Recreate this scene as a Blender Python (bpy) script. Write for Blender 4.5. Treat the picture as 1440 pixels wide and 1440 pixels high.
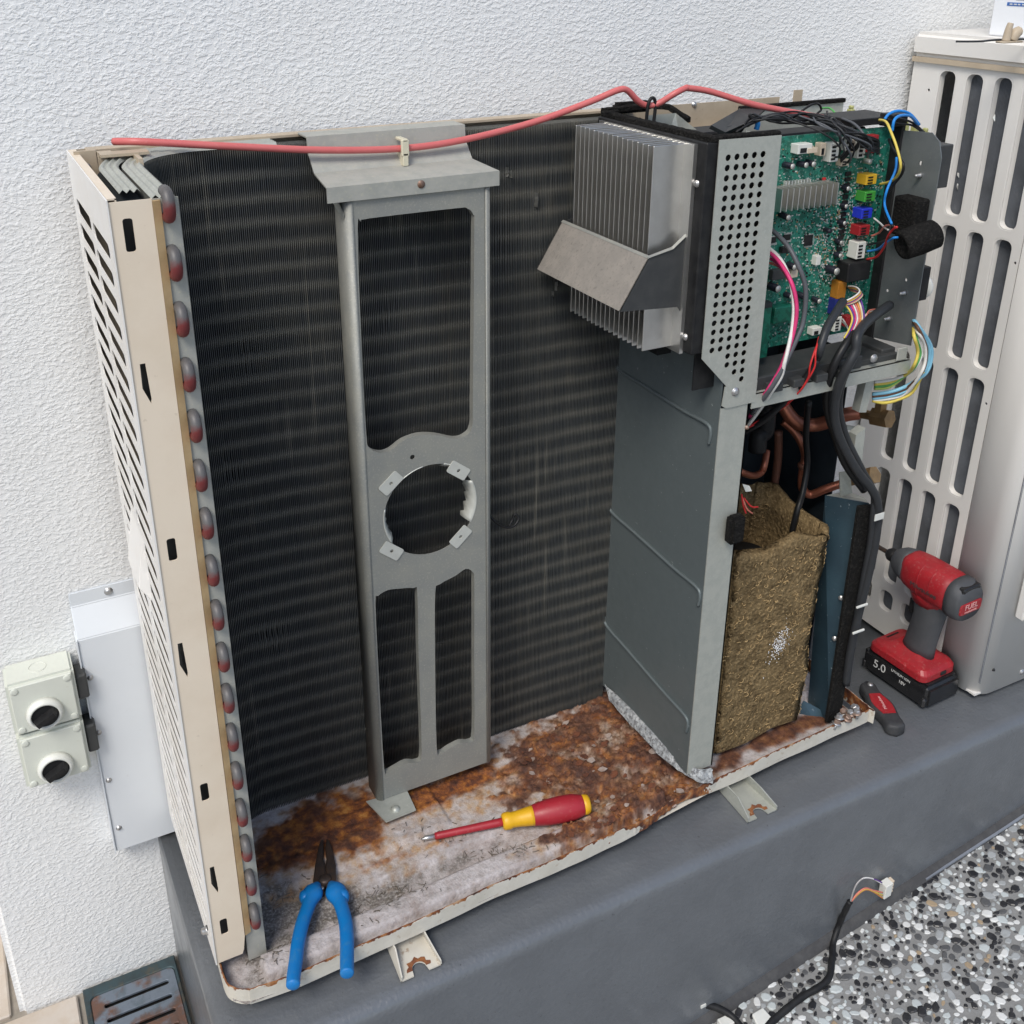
import bpy, bmesh, math, random
import numpy as np
from mathutils import Vector, Matrix, noise
from mathutils.geometry import tessellate_polygon
random.seed(7); rnd = random.random
def U(a, b): return a + (b - a) * rnd()
for o in list(bpy.data.objects): bpy.data.objects.remove(o)
S = bpy.context.scene; C = S.collection
# ------------------------------------------------------------------ camera
F = 1494.8; CAM = Vector((-0.1025, -0.8313, 0.9810)); YAW, PIT = 0.4703, 0.40387; PX, PY = -25.66, -158.7
_f = Vector((math.sin(YAW)*math.cos(PIT), math.cos(YAW)*math.cos(PIT), -math.sin(PIT)))
_r = Vector((math.cos(YAW), -math.sin(YAW), 0)); _u = _r.cross(_f)
cd = bpy.data.cameras.new('camera'); cam = bpy.data.objects.new('camera', cd); C.objects.link(cam)
cam.matrix_world = Matrix(((_r.x, _u.x, -_f.x, CAM.x), (_r.y, _u.y, -_f.y, CAM.y), (_r.z, _u.z, -_f.z, CAM.z), (0, 0, 0, 1)))
cd.sensor_width = 36; cd.lens = F/1440*36; cd.shift_x = -PX/1440; cd.shift_y = PY/1440
cd.clip_start = .02; cd.clip_end = 500; S.camera = cam
# ------------------------------------------------------------------ light
SUN_EL, SUN_AZ = math.radians(52), math.radians(228)      # azimuth from +Y clockwise: soft light from behind the camera, upper left
W = bpy.data.worlds.new('World'); S.world = W; W.use_nodes = True
nt = W.node_tree; bg = nt.nodes['Background']; sk = nt.nodes.new('ShaderNodeTexSky'); sk.sky_type = 'NISHITA'
sk.sun_disc = False; sk.sun_elevation = SUN_EL; sk.sun_rotation = SUN_AZ; sk.dust_density = 1.6; sk.ozone_density = .25; sk.air_density = 1.0
nt.links.new(sk.outputs[0], bg.inputs[0]); bg.inputs[1].default_value = .105
sl = bpy.data.lights.new('sun', 'SUN'); so = bpy.data.objects.new('sun', sl); C.objects.link(so)
sl.energy = 1.5; sl.angle = math.radians(22); sl.color = (1, .965, .89)
sd = Vector((math.sin(SUN_AZ)*math.cos(SUN_EL), math.cos(SUN_AZ)*math.cos(SUN_EL), math.sin(SUN_EL)))
so.rotation_euler = sd.to_track_quat('Z', 'Y').to_euler(); so.location = sd*5
S.view_settings.view_transform = 'Standard'; S.view_settings.look = 'None'; S.view_settings.gamma = 1
S.view_settings.exposure = 0.66; S.view_settings.use_curve_mapping = False
S.render.engine = 'CYCLES'; S.render.resolution_x = S.render.resolution_y = 1024

# ------------------------------------------------------------------ helpers
def P(u, v, x=None, y=None, z=None):
    """pixel of the photograph -> the point on the plane x=, y= or z= that it shows"""
    d = _r*((u-720-PX)/F) + _u*(-(v-720-PY)/F) + _f
    t = (x-CAM.x)/d.x if x is not None else (y-CAM.y)/d.y if y is not None else (z-CAM.z)/d.z
    return CAM + d*t
OFF = {}
def thing(name, label, cat, loc=(0, 0, 0), rot=None, group=None):
    o = bpy.data.objects.new(name, None); C.objects.link(o); o.location = loc; o.empty_display_size = .02
    if rot is not None: o.rotation_euler = rot; OFF[o] = Vector()
    else: OFF[o] = Vector(loc)
    return tag(o, label, cat, group)
def tag(o, label=None, cat=None, group=None, kind=None):
    for k, v in (('label', label), ('category', cat), ('group', group), ('kind', kind)):
        if v: o[k] = v
    return o
def mk(name, verts, faces, mat, par=None, smooth=False, bevel=0, loc=None, seg=1):
    off = OFF.get(par, Vector()) if loc is None else Vector(loc)
    me = bpy.data.meshes.new(name); me.from_pydata([tuple(Vector(v)-off) for v in verts], [], [list(f) for f in faces])
    if bevel:
        bm = bmesh.new(); bm.from_mesh(me); bmesh.ops.recalc_face_normals(bm, faces=bm.faces)
        ed = [e for e in bm.edges if e.is_manifold and e.calc_face_angle(0) > .5]
        bmesh.ops.bevel(bm, geom=ed, offset=bevel, segments=seg, affect='EDGES', clamp_overlap=True)
        bm.to_mesh(me); bm.free()
    me.materials.append(mat)
    if smooth: me.polygons.foreach_set('use_smooth', [True]*len(me.polygons))
    o = bpy.data.objects.new(name, me); C.objects.link(o)
    if par is not None: o.parent = par; OFF[o] = off
    elif loc is not None: o.location = loc; OFF[o] = off
    return o
def inst(o, d, par=None, rz=0):
    c = o.copy(); C.objects.link(c); c.parent = par or o.parent; c.location = o.location + Vector(d)
    if rz: c.rotation_euler = (0, 0, rz)
    return c
BF = [(0, 3, 2, 1), (4, 5, 6, 7), (0, 1, 5, 4), (1, 2, 6, 5), (2, 3, 7, 6), (3, 0, 4, 7)]
def bxv(x, y, z): return [(x[0], y[0], z[0]), (x[1], y[0], z[0]), (x[1], y[1], z[0]), (x[0], y[1], z[0]), (x[0], y[0], z[1]), (x[1], y[0], z[1]), (x[1], y[1], z[1]), (x[0], y[1], z[1])]
def box(name, x, y, z, mat, par=None, bevel=0, **k): return mk(name, bxv(x, y, z), BF, mat, par, bevel=bevel, **k)
class MB:
    def __init__(s): s.v = []; s.f = []
    def add(s, v, f): n = len(s.v); s.v += [tuple(a) for a in v]; s.f += [tuple(i+n for i in g) for g in f]; return s
    def box(s, x, y, z): return s.add(bxv(x, y, z), BF)
    def tube(s, pts, r, n=8, sm=6, taper=None): return s.add(*tubev(pts, r, n, sm, taper))
    def cyl(s, a, b, r, n=12): return s.add(*tubev([a, b], r, n, 0))
    def build(s, name, mat, par=None, **k): return mk(name, s.v, s.f, mat, par, **k)
def crom(pts, sm, closed=False):
    pts = [Vector(p) for p in pts]
    if sm < 1 or len(pts) < 3: return pts
    out = []; n = len(pts)
    for i in range(n if closed else n-1):
        if closed: a, b, c, d = (pts[(i+k-1) % n] for k in range(4))
        else: a, b, c, d = pts[max(i-1, 0)], pts[i], pts[i+1], pts[min(i+2, n-1)]
        for k in range(sm):
            t = k/sm; out.append(.5*((2*b)+(c-a)*t+(2*a-5*b+4*c-d)*t*t+(3*b-a-3*c+d)*t**3))
    if not closed: out.append(pts[-1])
    return out
def tubev(pts, r, n=8, sm=6, taper=None, flat=None):
    q = crom(pts, sm); m = len(q); v = []; f = []
    t0 = (q[1]-q[0]).normalized(); nv = t0.orthogonal().normalized()
    if flat is not None: nv = (flat-t0*flat.dot(t0)).normalized()
    for i, p in enumerate(q):
        t = (q[min(i+1, m-1)]-q[max(i-1, 0)])
        t = t.normalized() if t.length > 1e-9 else t0
        nv = (nv-t*nv.dot(t)).normalized(); b = t.cross(nv)
        rr = r if taper is None else taper(i/(m-1))
        ra, rb = rr if isinstance(rr, tuple) else (rr, rr)
        for k in range(n): a = 2*math.pi*k/n; v.append(p+nv*(math.cos(a)*ra)+b*(math.sin(a)*rb))
    for i in range(m-1):
        for k in range(n): f.append((i*n+k, i*n+(k+1) % n, (i+1)*n+(k+1) % n, (i+1)*n+k))
    f.append(tuple(range(n-1, -1, -1))); f.append(tuple((m-1)*n+k for k in range(n)))
    return v, f
def tube(name, pts, r, mat, par=None, n=8, sm=6, taper=None, flat=None, **k): 
    v, f = tubev(pts, r, n, sm, taper, flat); return mk(name, v, f, mat, par, smooth=True, **k)
def lathe(name, a, b, prof, mat, par=None, n=16, smooth=True, **k):
    """prof: (t along a->b, radius)"""
    a, b = Vector(a), Vector(b); ax = b-a; t = ax.normalized(); u = t.orthogonal().normalized(); w = t.cross(u); v = []; f = []
    for s, r in prof:
        for i in range(n): an = 2*math.pi*i/n; v.append(a+ax*s+u*(math.cos(an)*r)+w*(math.sin(an)*r))
    for j in range(len(prof)-1):
        for i in range(n): f.append((j*n+i, j*n+(i+1) % n, (j+1)*n+(i+1) % n, (j+1)*n+i))
    f.append(tuple(range(n-1, -1, -1))); f.append(tuple((len(prof)-1)*n+i for i in range(n)))
    return mk(name, v, f, mat, par, smooth=smooth, **k)
def rrect(x0, x1, y0, y1, r, n=4):
    out = []
    for cx, cy, a0 in ((x1-r, y1-r, 0), (x0+r, y1-r, 90), (x0+r, y0+r, 180), (x1-r, y0+r, 270)):
        for i in range(n+1): a = math.radians(a0+90*i/n); out.append((cx+r*math.cos(a), cy+r*math.sin(a)))
    return out
def circ(cx, cy, r, n=12): return [(cx+r*math.cos(2*math.pi*i/n), cy+r*math.sin(2*math.pi*i/n)) for i in range(n)]
def platev(loops, o, ex, ey, th):
    """sheet with holes: loops are 2D, first is the outline; th is along ex x ey"""
    o, ex, ey = Vector(o), Vector(ex), Vector(ey); en = ex.cross(ey).normalized()
    L = [[Vector((p[0], p[1], 0)) for p in l] for l in loops]; flat = [p for l in L for p in l]; n = len(flat)
    tri = tessellate_polygon(L); v = [o+ex*p.x+ey*p.y for p in flat]; v += [q+en*th for q in v]; f = []
    for t in tri:
        a, b, c = (flat[i] for i in t); s = (b-a).cross(c-a).z
        t = tuple(t) if s > 0 else tuple(reversed(t))
        f.append(tuple(i+n for i in t)); f.append(tuple(reversed(t)))
    k = 0
    for l in L:
        m = len(l)
        for i in range(m): a, b = k+i, k+(i+1) % m; f.append((a, b, b+n, a+n))
        k += m
    return v, f
def plate(name, loops, o, ex, ey, th, mat, par=None, **k):
    v, f = platev(loops, o, ex, ey, th); ob = mk(name, v, f, mat, par, **k)
    bm = bmesh.new(); bm.from_mesh(ob.data); bmesh.ops.recalc_face_normals(bm, faces=bm.faces); bm.to_mesh(ob.data); bm.free(); return ob
EX, EY, EZ = Vector((1, 0, 0)), Vector((0, 1, 0)), Vector((0, 0, 1))
def pxz(pts, y): return [(q.x, q.z) for q in (P(u, v, y=y) for u, v in pts)]
def pyz(pts, x): return [(q.y, q.z) for q in (P(u, v, x=x) for u, v in pts)]
def sm2(pts, k=4): return [(q.x, q.y) for q in crom([Vector((a, b, 0)) for a, b in pts], k, True)]
def rimv(mb, loop, o, ex, ey, en, d, closed=True):
    o = Vector(o); n = len(loop); v = [o+ex*a+ey*b for a, b in loop]; v += [q+en*d for q in v]
    mb.add(v, [(i, (i+1) % n, (i+1) % n+n, i+n) for i in range(n if closed else n-1)])

# ------------------------------------------------------------------ materials
def M(name, col, rough=.5, metal=0., n=None, n2=None, bump=None, coat=0, trans=0, spec=None, rr=0):
    """n, n2 = (scale, amount, colour, lo, hi): a noise-masked second colour; bump = (scale, strength, distance)"""
    m = bpy.data.materials.new(name); m.use_nodes = True; t = m.node_tree; N = t.nodes; L = t.links; b = N['Principled BSDF']
    b.inputs['Roughness'].default_value = rough; b.inputs['Metallic'].default_value = metal
    if coat: b.inputs['Coat Weight'].default_value = coat; b.inputs['Coat Roughness'].default_value = .25
    if trans: b.inputs['Transmission Weight'].default_value = trans
    if spec is not None: b.inputs['Specular IOR Level'].default_value = spec
    tc = N.new('ShaderNodeTexCoord'); last = None; b.inputs['Base Color'].default_value = (*col, 1)
    for k, e in enumerate((n, n2)):
        if not e: continue
        sc, am, c2, lo, hi = (list(e)+[.42, .62])[:5] if len(e) == 3 else e
        nz = N.new('ShaderNodeTexNoise'); nz.inputs['Scale'].default_value = sc; nz.inputs['Detail'].default_value = 8; nz.inputs['Roughness'].default_value = .62
        L.new(tc.outputs['Object'], nz.inputs['Vector'])
        mr = N.new('ShaderNodeMapRange'); mr.inputs[1].default_value = lo; mr.inputs[2].default_value = hi; mr.inputs[3].default_value = 0; mr.inputs[4].default_value = am
        L.new(nz.outputs[0], mr.inputs[0])
        mx = N.new('ShaderNodeMix'); mx.data_type = 'RGBA'; L.new(mr.outputs[0], mx.inputs[0])
        if last: L.new(last, mx.inputs[6])
        else: mx.inputs[6].default_value = (*col, 1)
        mx.inputs[7].default_value = (*c2, 1); last = mx.outputs[2]
        if rr and k == 0:
            m2 = N.new('ShaderNodeMapRange'); m2.inputs[3].default_value = rough; m2.inputs[4].default_value = rough+rr; m2.inputs[1].default_value = lo; m2.inputs[2].default_value = hi
            L.new(nz.outputs[0], m2.inputs[0]); L.new(m2.outputs[0], b.inputs['Roughness'])
    if last: L.new(last, b.inputs['Base Color'])
    if bump:
        nz = N.new('ShaderNodeTexNoise'); nz.inputs['Scale'].default_value = bump[0]; nz.inputs['Detail'].default_value = 5
        L.new(tc.outputs['Object'], nz.inputs['Vector']); bp = N.new('ShaderNodeBump'); bp.inputs['Strength'].default_value = bump[1]; bp.inputs['Distance'].default_value = bump[2]
        L.new(nz.outputs[0], bp.inputs['Height']); L.new(bp.outputs[0], b.inputs['Normal'])
    return m
CREAM = M('cream_paint', (.74, .64, .51), .42, n=(9, .35, (.58, .47, .34)), n2=(160, .5, (.42, .33, .24), .64, .74), bump=(60, .06, .002), rr=.15)
WHITE_SIDE = M('side_paint', (.79, .775, .745), .42, n=(9, .3, (.6, .54, .45)), n2=(140, .3, (.45, .4, .34), .66, .75), bump=(60, .05, .002))
TAN = M('tan_primer', (.50, .35, .18), .6, n=(40, .5, (.3, .2, .1)))
RAIL = M('rail_paint', (.46, .38, .28), .5, n=(25, .4, (.33, .26, .18)), n2=(200, .4, (.25, .2, .15), .6, .75))
GALV = M('galvanised', (.47, .48, .43), .45, .4, n=(70, .5, (.36, .375, .34)), n2=(330, .5, (.55, .56, .52), .55, .7), bump=(250, .08, .001), rr=.15)
GALVD = M('galvanised_dusty', (.27, .275, .255), .55, .3, n=(28, .55, (.33, .325, .28)), n2=(420, .5, (.44, .42, .36), .54, .68), bump=(350, .12, .001), rr=.12)
GALVY = M('galvanised_dusted_top', (.40, .395, .355), .6, .2, n=(60, .5, (.30, .31, .28)), n2=(300, .5, (.5, .48, .36), .55, .7), bump=(350, .12, .001))
STEEL = M('blue_grey_steel', (.135, .160, .164), .45, .3, n=(14, .6, (.10, .122, .126)), n2=(210, .9, (.5, .52, .5), .675, .72), bump=(30, .04, .002), rr=.2)
STEELB = M('blue_steel_post', (.032, .062, .085), .35, .4, n=(20, .5, (.05, .10, .13)), n2=(200, .7, (.42, .48, .52), .66, .72))
ALU = M('aluminium', (.80, .79, .75), .33, .95, n=(8, .4, (.6, .58, .52)), bump=(40, .03, .001))
ALUFIN = M('heat_sink_fin', (.74, .73, .70), .30, .92, n=(20, .4, (.5, .49, .46)))
ZINCW = M('zinc_corroded', (.26, .275, .285), .75, 0, n=(90, .9, (.46, .475, .48)), n2=(210, .9, (.13, .13, .135), .48, .6), bump=(200, .9, .004))
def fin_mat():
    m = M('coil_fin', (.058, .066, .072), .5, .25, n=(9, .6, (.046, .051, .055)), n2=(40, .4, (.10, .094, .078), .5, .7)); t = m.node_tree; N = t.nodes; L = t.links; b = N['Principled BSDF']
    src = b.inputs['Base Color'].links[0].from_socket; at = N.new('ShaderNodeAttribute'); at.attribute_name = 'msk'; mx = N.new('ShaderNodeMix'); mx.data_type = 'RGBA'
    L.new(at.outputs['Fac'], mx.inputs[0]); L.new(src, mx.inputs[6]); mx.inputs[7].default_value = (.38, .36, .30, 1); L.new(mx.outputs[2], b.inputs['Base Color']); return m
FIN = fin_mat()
FIN2 = M('coil_fin_side', (.20, .215, .24), .5, .2, n=(14, .6, (.10, .105, .115)), n2=(160, .4, (.3, .31, .32), .6, .72))
TUBE = M('coil_collar', (.10, .095, .082), .6, .1, n=(20, .7, (.09, .085, .075)))
BLACKP = M('black_plastic', (.012, .012, .013), .5, spec=.25, n=(60, .4, (.035, .035, .034)))
DARKP = M('dark_grey_plastic', (.042, .044, .045), .5, spec=.3, n=(40, .4, (.075, .075, .073)))
FOAM = M('black_foam', (.014, .0135, .013), .95, spec=.05, n=(300, .6, (.045, .042, .038), .5, .7), bump=(420, .9, .003))
DUSTM = M('dusty_sheet', (.235, .215, .19), .8, 0, n=(60, .6, (.30, .27, .235)), n2=(300, .6, (.15, .135, .12), .54, .68), bump=(300, .3, .001))
CONC = M('grey_paint', (.122, .131, .142), .30, n=(16, .6, (.096, .103, .112), .4, .62), n2=(170, .8, (.035, .035, .035), .685, .695), bump=(190, .4, .0022), rr=.15, spec=.7, coat=.3)
CONCD = M('gap_shade', (.045, .045, .047), .8, n=(50, .5, (.08, .08, .08)), bump=(150, .4, .003))
BOXW = M('box_paint', (.68, .71, .74), .38, n=(12, .2, (.6, .63, .66)), n2=(120, .2, (.5, .5, .5), .66, .75))
ISO = M('isolator_plastic', (.63, .65, .58), .4, n=(20, .3, (.55, .57, .50)), n2=(160, .35, (.42, .40, .33), .64, .74), bump=(80, .05, .001))
ISOW = M('isolator_ring', (.72, .73, .68), .4, n=(60, .3, (.6, .58, .5)))
U2 = M('second_unit_paint', (.70, .68, .645), .40, n=(7, .25, (.64, .61, .57)), n2=(90, .25, (.42, .39, .35), .68, .76), bump=(70, .04, .002))
CARD = M('white_carton', (.80, .82, .85), .55, n=(12, .2, (.74, .76, .8)))
BLUEP = M('blue_print', (.03, .13, .42), .5, n=(40, .3, (.05, .17, .48)))
GREYP = M('grey_print', (.18, .20, .22), .5, n=(40, .3, (.25, .27, .3)))
COPPER = M('copper', (.36, .125, .075), .38, .65, n=(40, .6, (.20, .075, .05)), n2=(120, .4, (.42, .2, .12), .55, .7))
COPPERD = M('old_copper', (.20, .085, .055), .5, .4, n=(40, .6, (.11, .06, .045)))
SHEETG = M('dark_galvanised', (.20, .215, .215), .42, .4, n=(40, .5, (.15, .165, .17)), n2=(330, .5, (.3, .31, .3), .6, .72))
PALE = M('bright_zinc', (.60, .61, .56), .45, .3, n=(80, .4, (.5, .5, .46)))
DARKIN = M('dark_inner_sheet', (.018, .026, .034), .5, .2, n=(30, .5, (.03, .04, .05)))
BRASS = M('brass', (.33, .21, .10), .42, .6, n=(60, .6, (.2, .13, .07)))
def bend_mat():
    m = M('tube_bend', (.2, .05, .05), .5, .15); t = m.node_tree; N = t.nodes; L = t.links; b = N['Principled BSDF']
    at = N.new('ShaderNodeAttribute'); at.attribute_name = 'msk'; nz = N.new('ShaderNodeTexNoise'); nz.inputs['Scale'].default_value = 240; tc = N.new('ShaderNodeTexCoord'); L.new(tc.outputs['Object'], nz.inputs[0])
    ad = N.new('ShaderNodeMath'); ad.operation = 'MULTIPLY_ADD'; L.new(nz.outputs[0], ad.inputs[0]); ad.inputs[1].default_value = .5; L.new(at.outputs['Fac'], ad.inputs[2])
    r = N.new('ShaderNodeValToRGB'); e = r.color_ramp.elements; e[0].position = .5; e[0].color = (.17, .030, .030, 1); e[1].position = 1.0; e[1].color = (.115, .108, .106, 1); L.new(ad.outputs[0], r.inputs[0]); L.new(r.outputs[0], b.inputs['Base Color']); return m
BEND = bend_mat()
FELT = M('felt', (.20, .140, .070), .95, n=(40, .9, (.105, .072, .036), .40, .6), n2=(260, .9, (.32, .23, .12), .5, .66), bump=(170, .9, .006), spec=.1)
FELTD = M('felt_fibre', (.52, .36, .17), .8, n=(90, .6, (.30, .20, .09)))
PCB = M('circuit_green', (.008, .105, .068), .38, n=(150, .85, (.018, .20, .14), .45, .52), n2=(420, .8, (.25, .40, .34), .585, .63), bump=(380, .15, .001))
PCBD = M('dark_circuit_green', (.008, .085, .055), .4, n=(120, .8, (.01, .15, .095), .46, .5))
SOLDER = M('solder', (.62, .63, .60), .4, .4, n=(200, .3, (.45, .45, .43)))
CAPB = M('capacitor_sleeve', (.014, .014, .024), .35, n=(200, .3, (.03, .03, .04)))
CAPE = M('capacitor_end', (.62, .61, .56), .4, .5, n=(150, .4, (.45, .44, .4)))
BLUEH = M('blue_grip', (.004, .165, .46), .42, n=(30, .4, (.005, .14, .42)), n2=(120, .45, (.05, .20, .36), .54, .70), bump=(220, .1, .001), rr=.2)
DSTEEL = M('dark_tool_steel', (.055, .045, .042), .48, .55, n=(90, .7, (.10, .06, .04)), bump=(300, .2, .001))
REDT = M('red_tool', (.33, .014, .020), .42, n=(35, .6, (.23, .011, .016)), n2=(280, .5, (.38, .13, .11), .55, .70), rr=.15)
REDSD = M('red_screwdriver', (.36, .018, .03), .45, n=(35, .4, (.28, .014, .022)), n2=(200, .3, (.4, .12, .1), .56, .70))
YEL = M('yellow_grip', (.72, .40, .012), .42, n=(50, .4, (.58, .30, .01)), n2=(300, .3, (.3, .17, .03), .62, .7))
RUB = M('black_rubber', (.030, .031, .034), .6, n=(70, .6, (.055, .055, .055)), n2=(320, .3, (.14, .13, .12), .64, .72), bump=(350, .15, .001))
GRIP = M('grey_rubber', (.055, .058, .064), .62, n=(40, .5, (.075, .077, .08)), n2=(300, .3, (.18, .17, .16), .64, .74), bump=(400, .2, .001))
BATT = M('battery_black', (.014, .014, .015), .22, n=(60, .3, (.03, .03, .03)), n2=(260, .3, (.12, .11, .1), .66, .72))
PRINT = M('pale_print', (.62, .62, .6), .5, n=(200, .4, (.4, .4, .4)))
PRINTR = M('pale_red_print', (.72, .42, .40), .5, n=(200, .4, (.5, .2, .2)))
CHROME = M('screw_steel', (.52, .52, .52), .35, .75, n=(120, .6, (.32, .3, .28)))
RUSTS = M('rusty_screw', (.28, .2, .16), .5, .45, n=(120, .7, (.18, .08, .04)))
SALMON = M('red_sleeve', (.56, .135, .13), .42, n=(35, .4, (.54, .10, .10)), n2=(200, .3, (.6, .32, .28), .62, .72))
NYLON = M('clear_clip', (.62, .58, .44), .4, n=(80, .4, (.5, .45, .32)))
CLEARY = M('yellow_clear_plastic', (.55, .55, .22), .3, n=(80, .4, (.42, .42, .16)), trans=.35)
SLATEB = M('drain_metal', (.16, .19, .23), .5, .3, n=(16, .9, (.15, .07, .04), .5, .58), n2=(70, .4, (.05, .08, .09), .5, .66), bump=(120, .3, .002))
VERDI = M('drain_frame', (.045, .075, .085), .55, .3, n=(30, .7, (.03, .03, .03)), n2=(60, .5, (.16, .12, .06), .55, .7))
TILE = M('beige_tile', (.56, .50, .43), .4, n=(9, .7, (.45, .37, .29)), n2=(40, .3, (.62, .6, .57)))
GROUT = M('grout', (.3, .27, .23), .9, n=(60, .5, (.2, .18, .15)))
STRIP = M('strip_metal', (.30, .33, .38), .45, .4, n=(30, .5, (.24, .26, .3)))
CEM = M('cement', (.215, .215, .21), .85, n=(18, .5, (.175, .175, .172)), n2=(200, .5, (.29, .29, .285), .55, .7), bump=(260, .4, .002))
DIRT = M('debris', (.12, .1, .08), .9, n=(100, .6, (.25, .23, .2)))
PEB = [M('pebble_black', (.018, .018, .02), .35, n=(60, .6, (.04, .04, .042))), M('pebble_white', (.62, .63, .62), .5, n=(60, .5, (.5, .5, .48))), M('pebble_grey', (.33, .345, .35), .5, n=(50, .6, (.24, .25, .25))),
       M('pebble_charcoal', (.07, .072, .075), .4, n=(50, .6, (.11, .11, .11))), M('pebble_pale', (.46, .50, .50), .45, n=(50, .5, (.38, .4, .4))), M('pebble_tan', (.34, .26, .17), .5, n=(50, .5, (.26, .2, .14)))]
_wm = {}
def WM(c, rough=.42):
    if c not in _wm:
        cols = dict(black=(.013, .013, .014), grey=(.09, .095, .105), dgrey=(.03, .032, .035), red=(.55, .03, .03), pink=(.62, .045, .17), salmon=(.65, .2, .15), white=(.72, .70, .66), blue=(.02, .22, .62), lblue=(.22, .48, .62),
                    yellow=(.66, .52, .10), green=(.10, .36, .10), brown=(.12, .06, .035), orange=(.62, .24, .06), purple=(.13, .05, .26), ygreen=(.42, .50, .12), cream=(.66, .58, .42))
        a = cols[c]; _wm[c] = M('wire_'+c, a, rough, spec=.3, n=(90, .35, tuple(x*.7 for x in a)), bump=(150, .04, .001))
    return _wm[c]
CON = {k: M('connector_'+k, c, .4, n=(90, .3, tuple(x*.75 for x in c))) for k, c in dict(white=(.68, .68, .63), yellow=(.72, .43, .03), green=(.06, .32, .05), blue=(.02, .04, .52), red=(.33, .02, .025), orange=(.42, .17, .02), cream=(.62, .52, .40), black=(.02, .02, .02), navy=(.02, .025, .18)).items()}

def wall_mat():
    m = M('stucco', (.78, .785, .78), .8, n=(2.2, .35, (.74, .73, .705)), n2=(14, .14, (.66, .64, .6), .56, .75)); t = m.node_tree; N = t.nodes; L = t.links; b = N['Principled BSDF']
    tc = N.new('ShaderNodeTexCoord'); mp = N.new('ShaderNodeMapping'); mp.inputs['Rotation'].default_value = (0, .5, 0); mp.inputs['Scale'].default_value = (1, 1, 1.5); L.new(tc.outputs['Object'], mp.inputs[0])
    a = N.new('ShaderNodeTexNoise'); a.inputs['Scale'].default_value = 200; a.inputs['Detail'].default_value = 2.2; a.inputs['Distortion'].default_value = .35; L.new(mp.outputs[0], a.inputs[0])
    r = N.new('ShaderNodeMapRange'); r.interpolation_type = 'SMOOTHSTEP'; r.inputs[1].default_value = .36; r.inputs[2].default_value = .74; L.new(a.outputs[0], r.inputs[0])
    bp = N.new('ShaderNodeBump'); bp.inputs['Strength'].default_value = .45; bp.inputs['Distance'].default_value = .0016; L.new(r.outputs[0], bp.inputs['Height']); L.new(bp.outputs[0], b.inputs['Normal'])
    return m
def pan_mat():
    m = M('rusty_pan', (.5, .45, .42), .75); t = m.node_tree; N = t.nodes; L = t.links; b = N['Principled BSDF']
    at = N.new('ShaderNodeAttribute'); at.attribute_name = 'msk'; sp = N.new('ShaderNodeSeparateColor'); L.new(at.outputs['Color'], sp.inputs[0])
    tc = N.new('ShaderNodeTexCoord')
    def nz(sc, d=8): a = N.new('ShaderNodeTexNoise'); a.inputs['Scale'].default_value = sc; a.inputs['Detail'].default_value = d; a.inputs['Roughness'].default_value = .65; L.new(tc.outputs['Object'], a.inputs[0]); return a.outputs[0]
    def ramp(src, st):
        r = N.new('ShaderNodeValToRGB'); e = r.color_ramp.elements
        while len(e) < len(st): e.new(.5)
        for q, (p, c) in zip(e, st): q.position = p; q.color = (*c, 1)
        L.new(src, r.inputs[0]); return r.outputs[0]
    def mix(f, a, c): x = N.new('ShaderNodeMix'); x.data_type = 'RGBA'; L.new(f, x.inputs[0]); L.new(a, x.inputs[6]); L.new(c, x.inputs[7]); return x.outputs[2]
    pale = mix(ramp(nz(260), [(.42, (0, 0, 0)), (.62, (.55, .55, .55))]), ramp(nz(30), [(.30, (.28, .22, .19)), (.44, (.41, .36, .345)), (.56, (.53, .49, .485)), (.66, (.44, .38, .36)), (.78, (.36, .24, .16))]), ramp(nz(170), [(.35, (.20, .165, .14)), (.55, (.46, .43, .42)), (.7, (.6, .58, .57))]))
    rust = ramp(nz(60), [(.28, (.040, .016, .011)), (.42, (.115, .038, .018)), (.51, (.25, .080, .020)), (.60, (.41, .155, .030)), (.70, (.50, .24, .065)), (.82, (.46, .36, .25))])
    dark = ramp(nz(110), [(.3, (.03, .014, .011)), (.5, (.085, .036, .023)), (.64, (.17, .075, .04)), (.78, (.30, .24, .2))])
    dirt = ramp(nz(330), [(.34, (.06, .052, .045)), (.5, (.17, .15, .13)), (.64, (.36, .34, .32)), (.76, (.52, .5, .48))])
    a2 = N.new('ShaderNodeAttribute'); a2.attribute_name = 'halo'; stain = ramp(nz(120), [(.3, (.30, .13, .04)), (.5, (.44, .27, .13)), (.7, (.5, .40, .30))])
    c = mix(sp.outputs[2], pale, dirt); c = mix(a2.outputs['Fac'], c, stain); c = mix(sp.outputs[0], c, rust); c = mix(sp.outputs[1], c, dark)
    L.new(c, b.inputs['Base Color'])
    bp = N.new('ShaderNodeBump'); bp.inputs['Strength'].default_value = .7; bp.inputs['Distance'].default_value = .003; L.new(nz(190), bp.inputs['Height']); L.new(bp.outputs[0], b.inputs['Normal'])
    return m
STUCCO = wall_mat(); PAN = pan_mat()

# ------------------------------------------------------------------ the place
YW = .268; ZP = -.04; YP = -.089; XPL = -.016; ZF = -.262
def gz(x):                                   # the pebble paving falls towards the left, along the plinth
    return max(-.345, min(-.12, -.322+(x-.614)*.173))
# house wall: its left corner is in view, its face carries the render coat
loop = [(-.215, ZF-.1), (6, ZF-.1), (6, 2.9), (-.215, 2.9)]
hw = plate('house_wall', [loop], (0, YW, 0), EX, EZ, -.25, STUCCO, bevel=.008, seg=3); tag(hw, 'white stucco house wall behind both air conditioners', 'wall')
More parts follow.
